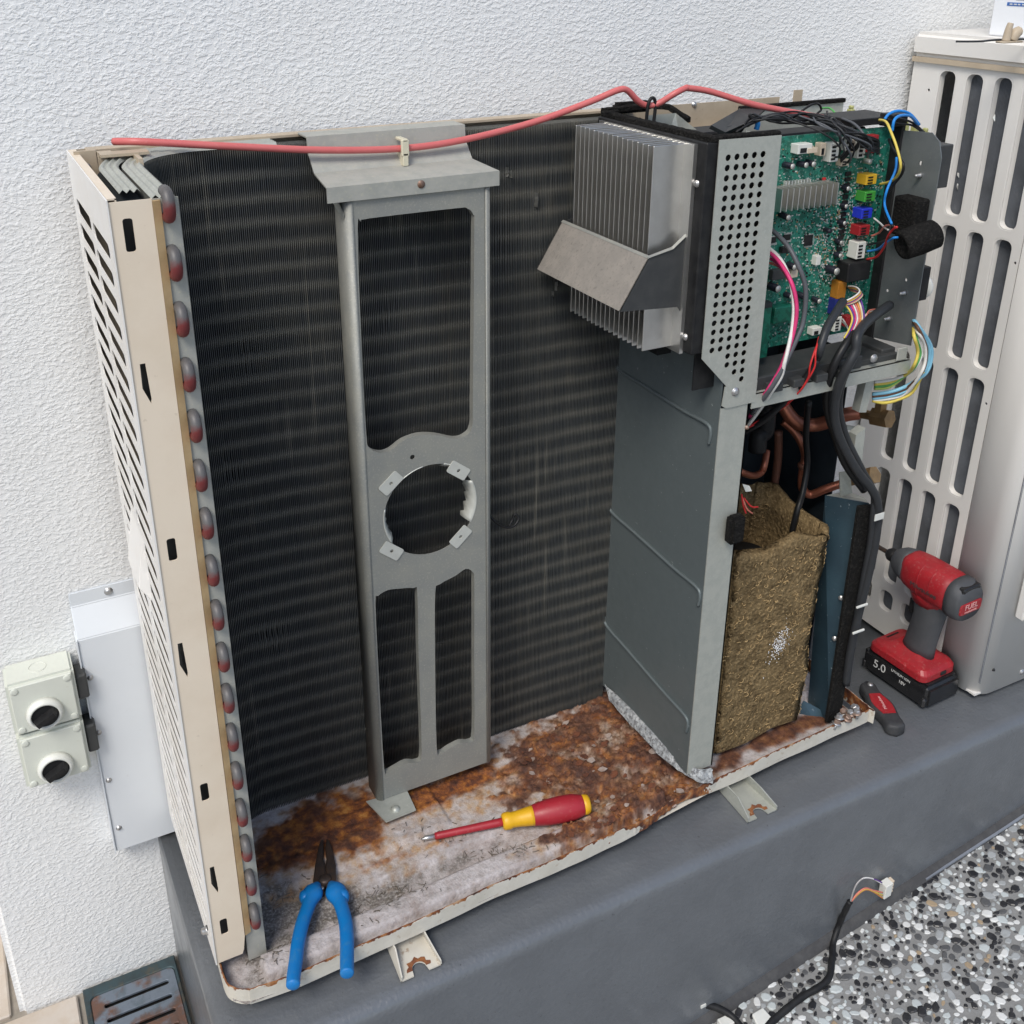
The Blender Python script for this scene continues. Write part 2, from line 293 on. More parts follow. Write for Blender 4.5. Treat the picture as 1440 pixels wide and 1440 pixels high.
# a further tiled wall left of the corner
tw = thing('tiled_wall', 'beige tiled wall set back beyond the stucco corner', 'wall', (-1.6, .52, ZF))
box('backing', (-3, -.2), (.52, .60), (ZF-.1, 2.9), GROUT, tw)
tl = None
for r in range(5):
    for c in range(9):
        x1 = -.205-c*.205+(.1 if r % 2 else 0); z0 = ZF+.004+r*.062
        if x1 > -.20: x1 = -.205
        if tl is None: tl = box('tile', (x1-.2, x1), (.512, .522), (z0, z0+.058), TILE, tw, bevel=.0015); bx0 = (x1, z0)
        else: inst(tl, (x1-bx0[0], U(-.001, .001), z0-bx0[1]))
# floor at the foot of the wall with pale paving slabs and the drain
fl = box('floor', (-3, -.02), (-1.2, .55), (ZF-.06, ZF-.004), GROUT); tag(fl, kind='structure')
sl0 = None
for i, (x0, x1, y0, y1) in enumerate([(-.40, -.147, -.02, YW-.004), (-.66, -.405, -.02, .5), (-.92, -.665, -.02, .5), (-.40, -.147, -.28, -.026), (-.66, -.405, -.28, -.026), (-.142, -.024, -.28, .05), (-.4, -.225, YW+.003, .508)]):
    box('tile', (x0, x1), (y0, y1), (ZF-.012, ZF+.002+U(0, .001)), TILE, fl, bevel=.002)
# ground sheet: cement bed of the pebble paving, out to far away
xs = [-60, -10, -3, -1, -.3, 0] + [.1*i for i in range(1, 19)] + [3, 10, 60]; ys = [-60, -10, -3, -1.5, -.8, -.4, -.2, YP+.02]
v = [(x, y, gz(x)) for y in ys for x in xs]; nx = len(xs)
f = [(j*nx+i, j*nx+i+1, (j+1)*nx+i+1, (j+1)*nx+i) for j in range(len(ys)-1) for i in range(nx-1)]
pav = mk('pavement', v, f, CEM); tag(pav, kind='structure')
def pebv(cx, cy, a, b, th, h, seedv):
    n = 8; R = random.Random(seedv); v = []; jit = [R.uniform(.72, 1.12) for _ in range(n)]
    for lev, (s, z) in enumerate(((1.06, -.002), (1, h*.55), (.72, h))):
        for k in range(n):
            t = 2*math.pi*k/n; x = math.cos(t)*a*jit[k]*s; y = math.sin(t)*b*jit[k]*s
            X = cx+x*math.cos(th)-y*math.sin(th); Y = cy+x*math.sin(th)+y*math.cos(th)
            v.append((X, Y, z+gz(X)))
    f = [(l*n+k, l*n+(k+1) % n, (l+1)*n+(k+1) % n, (l+1)*n+k) for l in (0, 1) for k in range(n)]+[tuple(16+k for k in range(n))]
    return v, f
cell = .0052; grid = {}; pts = []
def proj(q):
    d = Vector(q)-CAM; w = d.dot(_f); return 720+PX+F*d.dot(_r)/w, 720+PY-F*d.dot(_u)/w
for _ in range(60000):
    x = U(.30, 1.65); y = YP-.004-abs(U(0, 1))*.58; r = random.choice((.0022, .0030, .0038, .0048, .0058, .0068))
    k = (int(x/cell), int(y/cell)); ok = True
    for i in range(-3, 4):
        for j in range(-3, 4):
            for (a, b, c) in grid.get((k[0]+i, k[1]+j), ()):
                if (a-x)**2+(b-y)**2 < ((c+r)*.86)**2: ok = False; break
            if not ok: break
        if not ok: break
    if ok: grid.setdefault(k, []).append((x, y, r)); pts.append((x, y, r))
def vis(q):
    u, v = proj((q[0], q[1], gz(q[0]))); return -8 < u < 1448 and -8 < v < 1448
inview = sorted([q for q in pts if vis(q)], key=lambda q: -q[2]/((Vector((q[0], q[1], gz(q[0])))-CAM).length))
single = set(inview[:300]); rest = [MB() for _ in PEB]
def pmat(): 
    t = rnd(); return 0 if t < .30 else 1 if t < .50 else 2 if t < .66 else 3 if t < .80 else 4 if t < .96 else 5
for i, q in enumerate(pts):
    el = U(1.0, 1.5); vv, ff = pebv(q[0], q[1], q[2]*el*.98, q[2]/el*1.15, U(0, math.pi), U(.0006, .0022), i); m = pmat()
    if q in single: mk('pebble', vv, ff, PEB[m], pav, smooth=False)
    else: rest[m].add(vv, ff)
for m, mb in enumerate(rest): tag(mb.build('pebbles', PEB[m], pav), kind='stuff')
# plinth with a soft front arris
pl = thing('concrete_plinth', 'long grey painted concrete plinth carrying both air conditioners', 'plinth', (1.5, 0, -.4))
prof = [(YP-.004, -.5), (YP-.003, -.2), (YP-.0015, ZP-.017), (YP, ZP-.010), (YP+.0035, ZP-.0045), (YP+.009, ZP-.0012), (YP+.018, ZP), (YW-.002, ZP), (YW-.002, -.5)]
xs = [XPL-.004, XPL-.002, XPL+.006, XPL+.02]+[.1*i for i in range(1, 35)]
v = []; f = []; n = len(prof)
for i, x in enumerate(xs):
    for (y, z) in prof:
        drop = (.012, .004, .0012, 0)[i] if i < 4 and z > -.1 else 0
        v.append((x, y+(.001*noise.noise((x*3, z*9, 2)) if y < 0 else 0), z-drop+(.0012*noise.noise((x*5, y*8, 0)) if z > -.1 else 0)))
for i in range(len(xs)-1):
    for k in range(n-1): f.append((i*n+k, (i+1)*n+k, (i+1)*n+k+1, i*n+k+1))
f.append(tuple(range(n))); f.append(tuple((len(xs)-1)*n+k for k in range(n-1, -1, -1)))
mk('plinth_body', v, f, CONC, pl, smooth=True)
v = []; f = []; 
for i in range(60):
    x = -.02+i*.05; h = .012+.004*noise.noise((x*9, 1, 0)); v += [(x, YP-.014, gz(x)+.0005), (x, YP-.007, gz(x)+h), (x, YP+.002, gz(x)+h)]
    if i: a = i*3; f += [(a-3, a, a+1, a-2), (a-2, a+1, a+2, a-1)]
mk('shadow_gap_strip', v, f, CONCD, pl, smooth=True)  # dark strip coloured to stand for the shadow gap at the plinth foot
# grey strip lying at the plinth foot
q = [P(1294, 1229, z=gz(.97)+.004), P(1600, 1040, z=gz(1.35)+.004)]
d = (q[1]-q[0]).normalized(); w = Vector((d.y, -d.x, 0))*.012
def gp(p): return Vector((p.x, p.y, gz(p.x)))
s = MB(); a, b = q[0], q[0]+d*.62
pp = [gp(a), gp(b), gp(b+w), gp(a+w)]; s.add([x+EZ*.003 for x in pp]+[x+EZ*.0055 for x in pp], [(3, 2, 1, 0), (4, 5, 6, 7), (0, 1, 5, 4), (1, 2, 6, 5), (2, 3, 7, 6), (3, 0, 4, 7)])
tag(s.build('metal_strip', STRIP, None, loc=pp[0]), 'thin grey metal strip lying on the pebbles against the plinth', 'strip')
# drain
dr = thing('drain_grate', 'rusty slotted metal drain grate in the floor under the stucco wall', 'drain', (-.08, .2, ZF))
x0, x1, y0, y1 = -.140, -.024, .06, YW-.004
plate('frame', [[(x0, y0), (x1, y0), (x1, y1), (x0, y1)], rrect(x0+.007, x1-.004, y0+.006, y1-.016, .008)], (0, 0, ZF-.002), EX, EY, .008, VERDI, dr, bevel=.0012)
holes = [rrect(x0+.022, x1-.014, y, y+.0065, .003) for y in (y1-.040, y1-.062, y1-.084, y1-.106, y1-.128, y1-.150)]
plate('grille', [rrect(x0+.0075, x1-.0045, y0+.0065, y1-.0165, .008)]+holes, (0, 0, ZF+.0012), EX, EY, .004, SLATEB, dr, bevel=.0006)
box('slot_shade_sheet', (x0+.008, x1-.005), (y0+.007, y1-.017), (ZF-.0038, ZF-.003), BLACKP, dr)  # thin black sheet standing for the shaded depth below the slots

# ------------------------------------------------------------------ things on the wall
jb = thing('wall_cable_box', 'pale blue-grey metal cover box screwed to the stucco beside the condenser', 'box', (-.03, YW, .13))
TLw, TRw, BLw = P(100, 838, y=YW-.002), P(196, 817, y=YW-.002), P(158, 1183, y=YW-.002)
xa, xb, zt, zb = -.071, .013, TLw.z+.004, BLw.z
pr = [(YW-.0005, zt), (YW-.004, zt), (YW-.004, zt-.022), (YW-.045, zt-.040), (YW-.047, zt-.068), (YW-.047, zb), (YW-.0005, zb)]
pr = [(YW-.0005, zt), (YW-.003, zt), (YW-.003, zt-.018), (YW-.022, zt-.050), (YW-.022, zb), (YW-.0005, zb)]
n = len(pr); v = [(x, y, z) for x in (xa, xb) for (y, z) in pr]
mk('cover', v, [tuple(range(n-1, -1, -1)), tuple(range(n, 2*n))]+[(i, (i+1) % n, n+(i+1) % n, n+i) for i in range(n)], BOXW, jb, bevel=.0012, seg=2)
box('flange', (xa-.0015, xa), (YW-.024, YW-.001), (zb-.001, zt-.05), BOXW, jb)
def screw(name, p, d, r, par, mat=CHROME, h=.0025):
    p = Vector(p); d = Vector(d).normalized(); return lathe(name, p-d*.001, p+d*h, [(0, r*1.25), (.35, r*1.25), (.4, r), (.85, r*.9), (1, r*.45)], mat, par, n=10)
for (u, vv) in ((127, 953), (139, 1030), (153, 1097), (167, 1164)):
    q = P(u, vv, y=YW-.022); screw('screw', q, (0, -1, 0), .0028, jb)
q = P(153, 834, y=YW-.003); screw('screw', (q.x, q.y, zt-.009), (0, -1, 0), .004, jb)
for i, (c1, c2, lab) in enumerate((((10, 962), (105, 1015), 'cream rotary isolator switch, upper of the pair on the stucco wall'), ((20, 1030), (128, 1095), 'cream rotary isolator switch, lower of the pair on the stucco wall'))):
    dpt = YW-.042; zq = [P(57, 953, y=dpt).z, P(72, 1024, y=dpt).z, P(84, 1098, y=dpt).z]; z1, z0 = (zq[0], zq[1]+.001) if i == 0 else (zq[1]-.001, zq[2]); xa, xb = .5*(P(12, 965, y=dpt).x+P(38, 1110, y=dpt).x)-.002, .5*(P(106, 940, y=dpt).x+P(128, 1088, y=dpt).x)
    t = thing('isolator_switch', lab, 'isolator switch', (-.118, YW, z0))
    depth = .042
    hs = MB(); 
    v = bxv((xa, xb), (YW-depth, YW-.0005), (z0, z1)); mk('housing', v, BF, ISO, t, bevel=.003, seg=2)
    box('cover', (xa+.003, xb-.003), (YW-depth-.0018, YW-depth+.001), (z0+.003, z1-.003), ISO, t, bevel=.001)
    ku, kv = ((63, 1003), (78, 1079))[i]; k = P(ku, kv, y=YW-depth-.004); ky = k.y
    lathe('dial_ring', (k.x, YW-depth-.001, k.z), (k.x, YW-depth-.011, k.z), [(0, .0195), (.6, .0185), (1, .0165), (1, .0145), (.5, .0142)], ISOW, t, n=32)
    kn = MB(); kn.cyl((k.x, YW-depth-.002, k.z), (k.x, YW-depth-.0085, k.z), .0142, 28)
    a = math.radians(28); ca, sa = math.cos(a), math.sin(a)
    hv = [(k.x+px*ca-pz*sa, yy, k.z+px*sa+pz*ca) for yy, s in ((YW-depth-.008, 1), (YW-depth-.019, .8)) for px, pz in ((-.0135*s, -.0035*s), (.0135*s, -.0035*s), (.0135*s, .0035*s), (-.0135*s, .0035*s))]
    kn.add(hv, [(0, 1, 2, 3), (7, 6, 5, 4), (0, 4, 5, 1), (1, 5, 6, 2), (2, 6, 7, 3), (3, 7, 4, 0)])
    kn.build('knob', BLACKP, t)
    for sx, sz in ((xa+.008, z0+.008), (xb-.008, z0+.008), (xa+.008, z1-.008), (xb-.008, z1-.008)): lathe('screw_cap', (sx, YW-depth-.001, sz), (sx, YW-depth-.003, sz), [(0, .004), (.8, .004), (1, .003)], ISO, t, n=12)
    if i == 0: mb = MB(); rimv(mb, circ((xa+xb)/2, YW-.021, .009, 20), (0, 0, z1-.0005), EX, EY, EZ, .0012); mb.build('knockout_ring', ISOW, t)
    box('conduit', (xb, xb+.012), (YW-.036, YW-.010), (z0+.02, z1-.015), DARKP, t, bevel=.002)

# ------------------------------------------------------------------ the opened condenser
H, D, YC = .806, .238, .196
cu = thing('condenser_unit', 'opened cream air conditioner with bare coil, circuit board and rusty base pan', 'air conditioner', (.4, .1, ZP))
# side panel: slotted sheet facing left plus the folded front strip
slots = []
for r in range(33):
    z = H-.046-r*.0228
    if z < .03: break
    for (a, b) in ((.020, .108), (.122, .212)): slots.append(rrect(a, b, z-.0070, z+.0070, .0065, 3))
sp = plate('side_panel', [[(-.0013, .006), (D, .002), (D, H), (-.0013, H)]]+slots, (-.0042, 0, 0), EY, EZ, .0012, WHITE_SIDE, cu)
mb = MB(); mb.add(bxv((-.009, -.003), (.09, .15), (.405, .47)), BF)
mk('handle', [(-.003, .085, .40), (-.003, .16, .40), (-.003, .16, .475), (-.003, .085, .475), (-.014, .092, .415), (-.014, .152, .415), (-.004, .152, .47), (-.004, .092, .47)], BF, WHITE_SIDE, sp, bevel=.001)
mb = MB(); mb.box((-.0028, .004), (.004, D-.002), (H-.0012, H+.0002)); mb.box((.0028, .004), (.004, D-.002), (H-.012, H)); mb.build('top_flange', CREAM, sp)
holes = []
for (u, vv, w, h) in ((182, 331, .0075, .026), (242, 773, .0075, .022), (288, 1114, .0075, .021), (315, 1303, .0075, .021)):
    q = P(u, vv, y=0); holes.append(rrect(q.x-w/2, q.x+w/2, q.z-h/2, q.z+h/2, .002, 2))
for (u, vv, h) in ((205, 540, .035), (257, 929, .038), (301, 1238, .036)):
    q = P(u, vv, y=0); holes.append([(q.x-.0025, q.z+h/2), (q.x-.003, q.z-h*.1), (q.x+.0022, q.z-h/2), (q.x+.003, q.z-h*.4), (q.x+.0018, q.z+h/2)])
plate('front_strip', [[(-.0032, .006), (.024, .006), (.026, .012), (.0285, .03), (.029, H-.002), (-.0032, H-.002)]]+holes, (0, 0, 0), EX, EZ, -.0012, CREAM, sp)
mk('edge_fold', [(.0292, -.0005, .03), (.0355, .0015, .03), (.0355, .0015, H-.004), (.0292, -.0005, H-.004), (.0292, .012, .03), (.0355, .012, .03), (.0355, .012, H-.004), (.0292, .012, H-.004)], BF, TAN, sp)
screw('screw', P(291, 1308, x=-.0042), (-1, 0, 0), .004, sp, h=.006)
# rear panel and its top rail
mb = MB(); mb.box((-.002, .66), (D-.0012, D), (.01, H)); rp = mb.build('rear_panel', RAIL, cu)
mk('top_rail', bxv((.012, .62), (D-.016, D-.0012), (H-.002, H+.0015)), BF, RAIL, rp, bevel=.0006)
q0, q1 = P(925, 152, y=D), P(1087, 134, y=D); zz = .5*(q0.z+q1.z)
mb = MB(); mb.box((.655, .845), (D-.001, D+.0005), (.02, zz)); mb.box((.655, .845), (D-.010, D-.001), (zz-.034, zz-.0325)); rr_ = mb.build('rear_plate', RAIL, cu)
screw('screw', P(976, 147, y=D-.001), (0, -1, 0), .003, rr_)
q = P(1121, 140, y=D); box('tab', (q.x-.007, q.x+.007), (D-.001, D+.0005), (.7, q.z+.012), RAIL, cu)
# ---- coil: L-shaped, left leg then the back run
XI = .049
def coil_path(s, off=0):
    """point and outward normal at arc length s along the inner face; off moves outward"""
    leg, R = YC-.006-.058, .058
    if s < leg: p, nn = Vector((XI, .006+s, 0)), Vector((-1, 0, 0))
    elif s < leg+R*math.pi/2:
        a = (s-leg)/R; p = Vector((XI+R-R*math.cos(a), .006+leg+R*math.sin(a), 0)); nn = Vector((-math.cos(a), math.sin(a), 0))
    else: p, nn = Vector((XI+R+s-leg-R*math.pi/2, .006+leg+R, 0)), Vector((0, 1, 0))
    return p+nn*off, nn
TOT = YC-.006-.058+.058*math.pi/2+(.594-XI-.058)
ZB, ZT = -.012, H-.004; PITCH = .0235
coil = None; v = []; f = []; NS = 200; s = 0.0; FT = []; PH = ZB+.012
while s < TOT:
    tone = max(0, random.gauss(.05, .022)); drift = .003*noise.noise((s*7, 1, 8))+.0012*noise.noise((s*40, 2, 8))
    for k in range(NS+1):
        z = ZB+(ZT-ZB)*k/NS; ds = .00022*noise.noise((s*260, z*40, 7))+.0008*max(0, noise.noise((s*30, z*14, 5))-.42)*2*math.sin(s*4000)
        dpt = .0006*max(0, noise.noise((s*120, z*30, 9)))
        pi, ni = coil_path(max(0, s+ds), dpt); po, no = coil_path(s, .019)
        t = Vector((ni.y, -ni.x, 0))*.00030
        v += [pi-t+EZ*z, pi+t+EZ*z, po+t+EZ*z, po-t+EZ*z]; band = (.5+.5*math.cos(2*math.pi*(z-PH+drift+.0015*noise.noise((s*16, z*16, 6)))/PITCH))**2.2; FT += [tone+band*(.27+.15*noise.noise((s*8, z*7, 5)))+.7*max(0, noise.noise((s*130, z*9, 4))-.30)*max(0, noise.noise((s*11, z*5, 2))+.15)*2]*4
    b = len(v)-4*(NS+1)
    for k in range(NS):
        a = b+4*k
        f += [(a, a+1, a+5, a+4), (a+1, a+2, a+6, a+5), (a+3, a, a+4, a+7)]
    f.append((b+4*NS, b+4*NS+1, b+4*NS+2, b+4*NS+3))
    s += .0021
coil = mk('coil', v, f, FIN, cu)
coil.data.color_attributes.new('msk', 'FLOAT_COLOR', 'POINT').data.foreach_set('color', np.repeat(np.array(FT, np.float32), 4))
tag(coil, kind='stuff')
z = ZB+.012; first = None; TPS = []
while z < ZT-.004:
    TPS.append(z); z += PITCH/1.0
tb = None
for k, z in enumerate(TPS):
    if tb is None:
        pts_ = [coil_path(TOT*i/90, .0100)[0]+EZ*z for i in range(91)]; tb = tube('tube', pts_, .0078, TUBE, coil, n=8, sm=0); z0_ = z
    else: inst(tb, (0, 0, z-z0_))
# outer row of the left leg, seen from above, and solid dark body behind the fins
v = []; f = []; s = .03
while s < TOT:
    pi, ni = coil_path(s, .0215); po, _ = coil_path(s, .040); t = Vector((ni.y, -ni.x, 0))*.00015; b = len(v)
    if s < .10: pi = Vector((max(pi.x, .004), pi.y, 0)); po = Vector((max(po.x, .0035), po.y, 0))
    v += [p+EZ*zz for zz in (ZB, ZT-.006) for p in (pi-t, pi+t, po+t, po-t)]
    f += [tuple(i+b for i in g) for g in BF]; s += .0021
tag(mk('outer_row', v, f, FIN, cu), kind='stuff')
# shiny folded caps along the top of both rows
for nm, o0, o1, s0 in (('inner_cap', .001, .019, .0), ('outer_cap', .0215, .038, .03)):
    v = []; f = []; n = 0; m_ = 13
    for i in range(40):
        s = s0+(.30-s0)*i/39
        for j in range(m_):
            w = j/(m_-1); pp, _ = coil_path(s, o0+(o1-o0)*w); pp.x = max(pp.x, .004+.002*w)
            v.append(pp+EZ*(ZT+.0005+.0028*math.sin(w*math.pi*3)**2))
        if i: a = i*m_; f += [(a-m_+j, a+j, a+j+1, a-m_+j+1) for j in range(m_-1)]
    mk(nm, v, f, GALV, coil, smooth=True)
# end plate with the U bends
ep = plate('end_plate', [[(XI-.019, -.012), (XI+.0005, -.012), (XI+.0005, ZT+.001), (XI-.019, ZT+.001)]], (0, .004, 0), EX, EZ, -.0015, GALVY, coil)
bd = bg_ = None
for k in range(17):
    z = .7985-.0466*k
    if bd is None:
        R_ = .0098
        pts_ = [Vector((XI-.009, .006, z+R_)), Vector((XI-.009, -.0015, z+R_))]+[Vector((XI-.009, -.001-R_*.75*math.sin(a), z+R_*math.cos(a))) for a in [math.pi*i/12 for i in range(1, 12)]]+[Vector((XI-.009, -.0015, z-R_)), Vector((XI-.009, .006, z-R_))]
        bd = tube('tube_bend', pts_, .0047, BEND, coil, n=12, sm=0); zk = z
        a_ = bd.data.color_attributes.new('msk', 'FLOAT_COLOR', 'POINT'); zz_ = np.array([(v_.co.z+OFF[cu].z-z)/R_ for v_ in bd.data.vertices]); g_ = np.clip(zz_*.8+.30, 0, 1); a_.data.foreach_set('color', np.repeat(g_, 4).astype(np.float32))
    else: inst(bd, (U(-.0004, .0004), U(-.001, .0005), z-zk+U(-.0006, .0006)))
# loose bracket on the top left corner
mb = MB(); mb.box((.018, .060), (.175, .192), (H+.001, H+.0035)); mb.box((.018, .030), (.190, .2), (H-.012, H+.003)); mb.box((.046, .05), (.150, .192), (H-.022, H+.002)); mb.build('corner_clip', RAIL, cu)
mb = MB(); mb.box((-.001, .018), (.206, .210), (H-.03, H+.003)); mb.box((.006, .02), (.2, .22), (H-.03, H-.026)); cc = mb.build('corner_bracket', RAIL, cu); screw('screw', (.008, .206, H-.012), (0, -1, 0), .0035, cc)
# ---- fan motor bracket
YB = .136
out = pxz([(471, 290), (693, 258), (690, 700), (687, 1062), (520, 1128), (500, 860), (485, 560)], YB)
xl, xr = .2290, .386
RB = .007; out = [(xl+RB, .755), (xl+RB, .008), (xr-RB, .008), (xr-RB, .755)]
win = sm2(pxz([(503, 322), (508, 312), (520, 307), (640, 293), (657, 293), (666, 303), (667, 330), (665, 560), (664, 600), (655, 613), (640, 617), (615, 612), (590, 612), (567, 620), (550, 633), (535, 637), (520, 630), (515, 610), (508, 480)], YB), 3)
c0 = P(606, 717, y=YB); 
ring = []
for i in range(48):
    a = 2*math.pi*i/48; r = .0565
    ring.append((c0.x+r*math.cos(a), c0.z+r*math.sin(a)))
lw = sm2(pxz([(528, 850), (532, 838), (545, 830), (560, 828), (582, 827), (587, 835), (589, 930), (593, 1055), (588, 1072), (572, 1073), (555, 1082), (545, 1087), (540, 1078), (533, 960)], YB), 3)
rw = sm2(pxz([(612, 835), (618, 822), (640, 810), (655, 800), (665, 805), (667, 820), (667, 930), (667, 1030), (662, 1044), (648, 1045), (632, 1053), (620, 1060), (614, 1050), (612, 930)], YB), 3)
def cpx(u, vv, r): q = P(u, vv, y=YB); return circ(q.x, q.z, r, 8)
br = plate('motor_bracket', [out, win, ring, lw, rw, cpx(580, 643, .003), cpx(545, 684, .0022), cpx(644, 660, .0022), cpx(647, 752, .0022), cpx(551, 777, .0022)], (0, YB, 0), EX, EZ, -.0012, GALVD, cu)
for l in (win, lw, rw): mb = MB(); rimv(mb, l, (0, YB+.0012, 0), EX, EZ, EY, .007); mb.build('window_rim', GALVD, br, smooth=True)
for x_, sg_ in ((xl, 1), (xr, -1)):
    pr_ = [(x_+sg_*RB*(1-math.sin(a)), YB+RB*(1-math.cos(a))) for a in [math.pi/2*i/6 for i in range(7)]]+[(x_, YB+.030)]; n_ = len(pr_)
    o = mk('side_flange', [(a, b-.0006, z) for z in (.008, .755) for a, b in pr_], [(i, i+1, n_+i+1, n_+i) if sg_ < 0 else (i+1, i, n_+i, n_+i+1) for i in range(n_-1)], GALVD, br, smooth=True); o.modifiers.new('s', 'SOLIDIFY').thickness = -.001
tabs = []
for (u, vv, a) in ((550, 680, 40), (645, 662, -38), (648, 755, 42), (551, 775, -40)):
    q = P(u, vv, y=YB-.0015); a = math.radians(a); mb = MB(); cs, sn = math.cos(a), math.sin(a)
    lp = [(x*cs-z*sn, x*sn+z*cs) for x, z in rrect(-.0135, .0135, -.0075, .0075, .002, 2)]
    plate('mount_pad', [lp, circ(0, 0, .0022, 8)], (q.x, YB-.0003, q.z), EX, EZ, .0012, PALE, br)
# torn rolled collar inside the motor opening
for a0, a1 in ((98, 128), (-30, 26), (166, 212), (62, 72)):
    mb = MB(); n = 12; v = []; 
    for i in range(n+1):
        a = math.radians(a0+(a1-a0)*i/n); j = .004*math.sin(i*2.1)+.002
        v += [(c0.x+.0565*math.cos(a), YB-.0006, c0.z+.0565*math.sin(a)), (c0.x+(.0565-.004)*math.cos(a), YB+.006, c0.z+(.0565-.004)*math.sin(a)), (c0.x+(.0565-.007)*math.cos(a), YB+.013+j, c0.z+(.0565-.007)*math.sin(a))]
    f = [(3*i+k, 3*i+3+k, 3*i+4+k, 3*i+1+k) for i in range(n) for k in (0, 1)]
    o = mk('collar', v, f, PALE, br, smooth=True); md = o.modifiers.new('s', 'SOLIDIFY'); md.thickness = .001
# hood over the bracket top
pr = [(.222, .8085), (.193, .8085), (.1915, .793), (.176, .776), (YB-.0035, .770), (YB-.0035, .755), (YB-.0022, .755), (YB-.0022, .7685), (.1765, .7745), (.1930, .7920), (.1945, .807), (.222, .807)]
n = len(pr); xa, xb = .2105, .394; v = []
for j, x in enumerate((xa, xb)):
    for i, (y, z) in enumerate(pr):
        ins = (.006 if y > .17 else 0); v.append((x+ins*.4 if j == 0 else x-ins*1.6, y, z))
hd = mk('hood', v, [(i, (i+1) % n, n+(i+1) % n, n+i) for i in range(n)]+[tuple(range(n-1, -1, -1)), tuple(range(n, 2*n))], GALVY, br)
mk('hood_cheek', [(xl-.012, YB+.001, .768), (xl-.004, .175, .772), (xl-.003, .175, .752), (xl-.001, YB+.004, .735), (xl-.001, YB+.001, .742)], [(0, 1, 2, 3, 4)], GALV, br)
lathe('hole_plug', P(592, 259, y=YB-.003), P(592, 259, y=YB-.003)+Vector((0, -.0012, 0)), [(0, .0042), (1, .004)], RUSTS, br, n=14)
for (u, vv) in ((556, 1138),): q = P(u, vv, z=.006); lathe('rivet', q-EZ*.002, q+EZ*.004, [(0, .006), (.5, .006), (1, .003)], GALV, br)
q = [P(515, 1128, z=.006), P(572, 1112, z=.006), P(585, 1140, z=.004), P(543, 1157, z=.004)]
mk('foot_plate', q+[p+EZ*.0016 for p in q], BF, GALV, br)
# cable clip on the hood
q = P(562, 205, y=.186); mb = MB(); mb.box((q.x-.003, q.x+.003), (.170, .186), (q.z-.018, q.z-.005)); mb.box((q.x-.004, q.x+.004), (.170, .174), (q.z-.008, q.z+.008)); mb.box((q.x-.003, q.x+.003), (.170, .190), (q.z+.006, q.z+.009)); mb.build('cable_clip', NYLON, cu, bevel=.0007)
# torn scraps of fin foil and the black tie behind the bracket
for (u, vv, w, h) in ((753, 280, .004, .016), (712, 241, .003, .009), (717, 244, .0025, .008), (781, 402, .003, .010), (776, 412, .002, .006)):
    q = P(u, vv, y=YC+.002); v = []; 
    for i in range(5): z = q.z+h*(i/4-.5); v += [(q.x-w*U(.6, 1), YC+.004, z), (q.x+U(-.001, .001), YC-U(.001, .005), z+U(-.001, .001)), (q.x+w*U(.5, 1), YC+.003, z)]
    mk('bent_fin', v, [(3*i+k, 3*i+k+1, 3*i+k+4, 3*i+k+3) for i in range(4) for k in (0, 1)], ALU, cu)
tube('cable_tie', [P(u, vv, y=y) for u, vv, y in ((686, 722, .165), (696, 733, .16), (710, 741, .158), (722, 740, .158), (729, 730, .16), (724, 723, .163), (720, 732, .163), (716, 740, .16))], .0016, WM('black'), cu)
# ---- partition between fan bay and compressor bay
XPt = .594
pt = plate('partition', [[(-.002, .012), (YC+.02, .012), (YC+.02, .60), (.03, .60), (-.002, .548)]], (XPt, 0, 0), EY, EZ, .0012, STEEL, cu)
for (a, b) in (((870, 520), (997, 600)), ((860, 720), (982, 830)), ((853, 880), (965, 1010))):
    q0, q1 = P(*a, x=XPt-.001), P(*b, x=XPt-.001); d = (q1-q0)
    pts_ = [q0+Vector((0, .006, .012)), q0, q0+d*.25, q0+d*.5, q0+d*.75, q1+Vector((0, .004, .002)), q1+Vector((0, -.004, -.006)), q1+Vector((0, -.002, -.020))]
    tube('embossed_rib', pts_, .0022, STEEL, pt, n=8)
mb = MB(); mb.box((XPt, .633), (-.0032, -.002), (.012, .519)); mb.box((.631, .633), (-.0032, .012), (.012, .519)); fg = mb.build('front_flange', GALV, pt)
mk('corner_cleat', [(XPt+.002, -.0036, .545), (XPt+.0, -.0036, .523), (.6, -.0036, .519), (.640, -.0036, .519), (.640, -.0036, .545)]+[(XPt+.002, -.0048, .545), (XPt+.0, -.0048, .523), (.6, -.0048, .519), (.640, -.0048, .519), (.640, -.0048, .545)], [(0, 1, 2, 3, 4), (9, 8, 7, 6, 5)]+[(i, i+5, (i+1) % 5+5, (i+1) % 5) for i in range(5)], GALV, pt)
screw('screw', P(1034, 551, y=-.0048), (0, -1, 0), .0042, pt)
screw('rivet', P(1050, 601, y=-.0032), (0, -1, 0), .0022, pt, mat=RUSTS)
q = [P(850, 962, z=.022), P(857, 985, z=.010), P(925, 1060, z=.008), P(975, 1096, z=.006), P(1003, 1102, z=.006), P(1001, 1080, z=.016), P(965, 1074, z=.02), P(903, 1010, z=.022)]
v = []; m_ = 24; f = []
A_ = crom([q[1], q[2], q[3], q[4]], 8); B_ = crom([q[0], q[7], q[6], q[5]], 8)
for a, b in zip(A_, B_):
    for k in range(6): t = k/5; pp = a.lerp(b, t)+EZ*.004*math.sin(t*math.pi); v.append(pp+Vector((U(-.0008, .0008), U(-.0008, .0008), .0015*noise.noise(pp*200))))
f = [(6*i+k, 6*i+k+1, 6*i+k+7, 6*i+k+6) for i in range(len(A_)-1) for k in range(5)]
mk('corroded_foot', v, f, ZINCW, pt, smooth=True)
q = P(1030, 741, y=-.006); v = []
